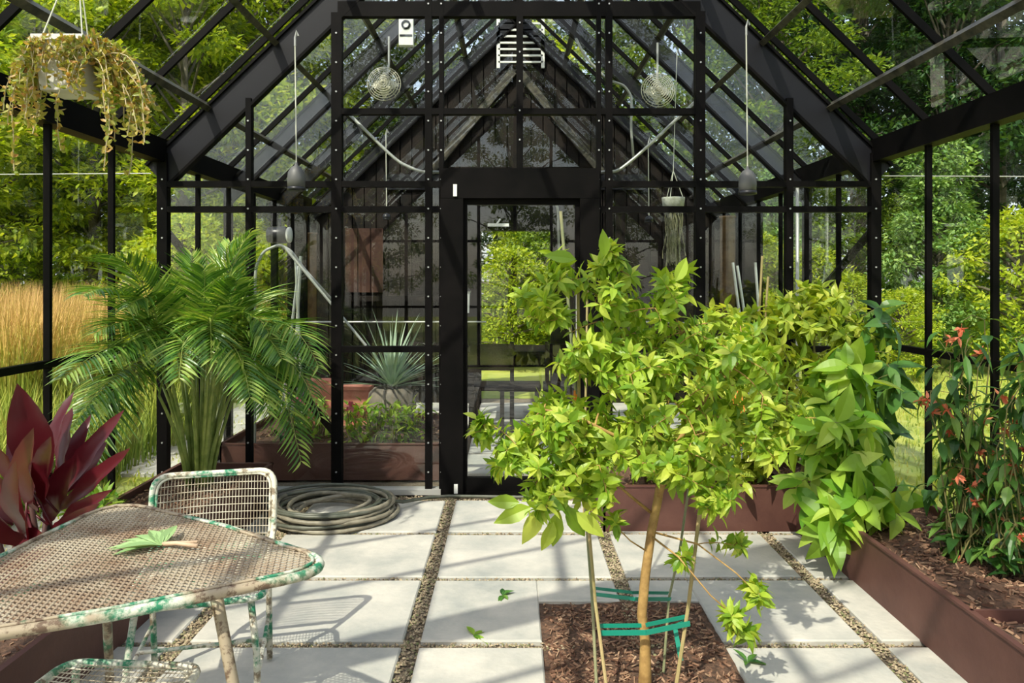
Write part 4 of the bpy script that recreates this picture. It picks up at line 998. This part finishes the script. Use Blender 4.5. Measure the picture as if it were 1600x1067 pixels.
# ---------------------------------------------------------------- trees
def proto_tree(h, cw, n, ls, seed, shape='round', z0=.25, trunk_r=.14):
    random.seed(seed); tr = MB(); fo = MB(); top = V((ru(-.2, .2), ru(-.2, .2), h * .9))
    tr.tube([V((0, 0, -.05)), V((ru(-.1, .1), ru(-.1, .1), h * .4)), top], [trunk_r, trunk_r * .6, .02], 8)
    bl = []
    nb = 46
    for k in range(nb):
        t = z0 + (1 - z0) * (k + .5) / nb
        if shape == 'round': r = cw * math.sin(PI * min(1, (t - z0) / (1 - z0) * .85 + .12)) ** .6
        elif shape == 'cone': r = cw * (1.05 - (t - z0) / (1 - z0)) 
        else: r = cw * (.7 + .3 * math.sin(k))
        a = k * 2.4 + ru(-.4, .4); rr = r * ru(.35, 1); c = V((rr * math.cos(a), rr * math.sin(a), h * t)); bl.append((c, max(.25, cw * .33 * ru(.6, 1.2))))
        tr.tube([V((0, 0, h * t * .8)), c * .6 + V((0, 0, h * t * .36)), c], [.035, .02, .008], 4, False)
    for k in range(n):
        c, r = bl[int(rnd() * nb)]; v = rdir() * rnd() ** .35; p = c + V((v.x * r, v.y * r, v.z * r * (.45 if shape != 'bush' else .8)))
        d = (V((v.x, v.y, v.z * .3 - .15)) + rdir() * .7).normalized(); fo.kite(p, d, (V((0, 0, 1)) + rdir() * .6).normalized(), ls * ru(.6, 1.3), ls * ru(.35, .6))
    return tr, fo
protos = {}
def tree_proto(key, nm, leafm, args):
    tr, fo = proto_tree(*args); protos[key] = (nm, tr, fo, leafm, {})
tree_proto('tall', 'tall_tree', 't1', (9.0, 2.3, 19000, .15, 11, 'round', .22, .16))
tree_proto('tall2', 'tall_tree', 't4', (10.0, 2.6, 19000, .15, 12, 'col', .15, .2))
tree_proto('pine', 'pine_tree', 'pine', (4.2, 1.35, 20000, .1, 13, 'cone', .08, .08))
tree_proto('bush', 'wild_shrub', 't1', (2.2, 1.0, 8000, .09, 14, 'round', .1, .04))
tree_proto('thin', 'woodland_tree', 't4', (11.0, 2.0, 10000, .16, 15, 'col', .35, .17))
meshes = {}
def put(key, x, y, s, rot, leaf, label, grp, sz=1.0):
    nm, tr, fo, lm_, _ = protos[key]; k1 = (key, 'tr')
    o = thing(nm, label, 'bush' if key == 'bush' else 'tree', (0, 0, 0), grp)
    for tagk, mb_, mt, pn in (('tr', tr, 'trunk', 'trunk'), ('fo', fo, leaf, 'foliage')):
        kk = (key, tagk, mt)
        if kk not in meshes: c = mb_.build(pn, mt, o, tagk == 'tr'); meshes[kk] = c.data
        else: c = bpy.data.objects.new(pn, meshes[kk]); col.objects.link(c); c.parent = o
    o.location = (x, y, -.03); o.rotation_euler = (0, 0, rot); o.scale = (s, s, s * sz)
    return o
random.seed(5)
def at(px, Y): return ((px - CX) * Y / F, Y)
desc = {'t1': 'bright green', 't2': 'dark green', 't3': 'yellow green', 't4': 'mid green', 'pine': 'soft pale green'}
def T_(key, px, Y, s, leaf, where, sz=1.0):
    x, y = at(px, Y); put(key, x, y, s, ru(0, 6.28), leaf, '%s %s %s' % (desc[leaf], {'tall': 'broadleaf tree', 'tall2': 'tall full tree', 'pine': 'young feathery pine', 'bush': 'bush', 'thin': 'slender forest tree'}[key], where), 'trees outside the greenhouse' if key != 'bush' else 'bushes outside the greenhouse', sz)
W = [
 ('tall', -60, 13, 1.0, 't1', 'beyond the reeds, outside the far left panes'), ('tall2', 60, 16, 1.1, 't4', 'rising behind the reeds below the hanging planter'), ('tall', 150, 14, .95, 't1', 'outside the left wall between the second and third posts'),
 ('tall2', 215, 17, 1.15, 't4', 'outside behind the left corner of the eave'), ('tall', 290, 13.5, .95, 't1', 'behind the left end of the glass gable'), ('tall', 370, 16, 1.2, 't1', 'behind the white shed'), ('tall2', 440, 19, 1.2, 't1', 'behind the left roof slope beyond the gable wall'),
 ('tall', 520, 21, 1.3, 't4', 'beyond the dark timber wall at left'), ('tall2', 640, 22, 1.3, 't2', 'beyond the timber wall behind the left fan'), ('tall', 830, 17, .8, 't1', 'seen through the far doorway'), ('tall2', 780, 24, 1.2, 't2', 'deep behind the far doorway'),
 ('tall2', 960, 22, 1.3, 't2', 'beyond the timber wall behind the right fan'), ('tall', 1080, 19, 1.2, 't4', 'beyond the right part of the timber wall'), ('tall', 1200, 15, .85, 't4', 'outside between the black column and the right corner'),
 ('thin', 1230, 18, 1.2, 't2', 'behind the right roof slope near the corner'), ('tall', 1330, 16, .5, 't4', 'low behind the right end of the glass gable'), ('thin', 1340, 20, 1.2, 't2', 'deep in the woods above the right brace'), ('tall2', 1420, 20, 1.1, 't2', 'deep behind the young pine'),
 ('thin', 1480, 17, 1.0, 't2', 'behind the pine with bare lower trunk'), ('thin', 1560, 18, 1.1, 't2', 'at the right edge above the yellow bush'), ('tall2', 1640, 18, 1.1, 't2', 'past the right edge of the panes'), ('thin', 1700, 14, 1.0, 't2', 'nearest on the far right'),
 ('tall2', -160, 17, 1.2, 't4', 'past the left edge of the panes'), ('thin', 330, 23, 1.3, 't2', 'far back behind the left roof panes'), ('thin', 120, 22, 1.3, 't2', 'far back above the reeds'), ('thin', 240, 22, 1.2, 't4', 'far back at the left corner post'), ('tall', -40, 22, 1.3, 't4', 'far back at the left edge'),
 ('thin', 1300, 24, 1.4, 't2', 'farthest in the woods at right'), ('tall2', 1520, 25, 1.3, 't2', 'farthest behind the right eave'), ('tall2', 1250, 27, 1.4, 't2', 'far away behind the right gable end'), ('tall2', 1400, 28, 1.5, 't2', 'far away behind the pine'),
 ('tall2', 180, 28, 1.4, 't2', 'far away behind the left wall'), ('tall2', 20, 27, 1.3, 't2', 'far away at the left edge'), ('tall2', 1680, 27, 1.5, 't2', 'far away at the right edge'), ('tall2', 460, 28, 1.5, 't4', 'far away above the left roof slope'),
 ('pine', 1462, 12.5, .95, 'pine', 'standing on the lawn outside the right wall'), ('pine', 1215, 13, .8, 'pine', 'outside behind the black column at right'),
]
for a in W: T_(*a)
for a in [('bush', 1412, 11, .6, 't3', 'at the foot of the young pine, left side'), ('bush', 1600, 11.5, 1.15, 't3', 'at the right edge of the lawn'), ('bush', 1325, 12, .7, 't3', 'outside behind the light shrub'), ('bush', 1260, 12.5, .9, 't1', 'outside below the right brace'),
    ('bush', 290, 11, 1.1, 't3', 'outside directly behind the palm crown'), ('bush', 250, 8.5, .55, 't3', 'low outside behind the palm canes'), ('bush', 210, 7.0, .45, 't1', 'low outside between palm and burgundy plant'), ('bush', 440, 11.5, 1.0, 't3', 'outside right of the white shed'), ('bush', 340, 12.5, 1.2, 't1', 'outside left of the white shed'),
    ('bush', 800, 12.5, .9, 't1', 'in the far doorway on the left'), ('bush', 850, 13.5, 1.1, 't4', 'in the far doorway on the right'), ('bush', 130, 15, 1.2, 't1', 'behind the golden reeds, middle'), ('bush', 20, 14.5, 1.3, 't1', 'behind the golden reeds at the left edge'), ('bush', 210, 14, 1.2, 't3', 'behind the golden reeds, right end'), ('bush', 1175, 12, 1.0, 't1', 'outside beside the right black column')]: T_(*a)
for i, (x, y) in enumerate(((-9, -6), (-4, -12), (3, -11), (8, -7), (13, -1), (-14, 0), (11, 5), (0, -14))):  # unseen trees, added only to give the glass something to reflect
    put('tall2', x, y, .85, i, 't4', 'mid green tree added behind the camera for the glass to mirror', 'added trees behind the viewer')
# forest floor brightener: low undergrowth
ug = MB()
for k in range(9000):
    y = ru(13, 22); x = ru(-.85 * y, .85 * y); p = V((x, y, ru(0, 1.3))); ug.kite(p, rdir(), (V((0, 0, 1)) + rdir() * .6).normalized(), .28, .16)
tag(ug.build('undergrowth', 't4'), 'mid green undergrowth at the foot of the forest trees', 'undergrowth', kind='stuff')

# ---------------------------------------------------------------- light & camera
w = bpy.data.worlds.new('World'); scene.world = w; w.use_nodes = True
nt = w.node_tree; bg = nt.nodes['Background']
sky = nt.nodes.new('ShaderNodeTexSky'); sky.sky_type = 'NISHITA'; sky.sun_disc = False; sky.sun_elevation = math.radians(50); sky.sun_rotation = math.radians(208); sky.dust_density = 3; sky.air_density = 1.0; sky.ozone_density = 1.0
mixn = nt.nodes.new('ShaderNodeMix'); mixn.data_type = 'RGBA'; mixn.inputs[0].default_value = .35
nt.links.new(sky.outputs[0], mixn.inputs[6]); mixn.inputs[7].default_value = (5, 5, 5, 1)
nt.links.new(mixn.outputs[2], bg.inputs['Color']); bg.inputs['Strength'].default_value = .26
sl = bpy.data.lights.new('sun', 'SUN'); sl.energy = 4.6; sl.angle = math.radians(.6); sl.color = (1, .94, .80)
so_ = bpy.data.objects.new('sun', sl); col.objects.link(so_); so_.location = (-4, -6, 10)
so_.rotation_euler = V((.40, .75, -1)).to_track_quat('-Z', 'Y').to_euler()
cam = bpy.data.cameras.new('camera'); cam.sensor_width = 36; cam.lens = 36 * F / 1600; cam.shift_y = -(533.5 - HOR) / 1600; cam.clip_start = .05; cam.clip_end = 200
co = bpy.data.objects.new('camera', cam); col.objects.link(co); co.location = (0, 0, EYE); co.rotation_euler = (PI / 2, 0, 0); scene.camera = co
vs = scene.view_settings; vs.view_transform = 'Standard'; vs.look = 'None'; vs.exposure = 0.3; vs.gamma = 1; vs.use_curve_mapping = False
scene.cycles.transparent_max_bounces = 40; scene.cycles.max_bounces = 8; scene.cycles.diffuse_bounces = 4; scene.cycles.glossy_bounces = 3
scene.cycles.use_denoising = True
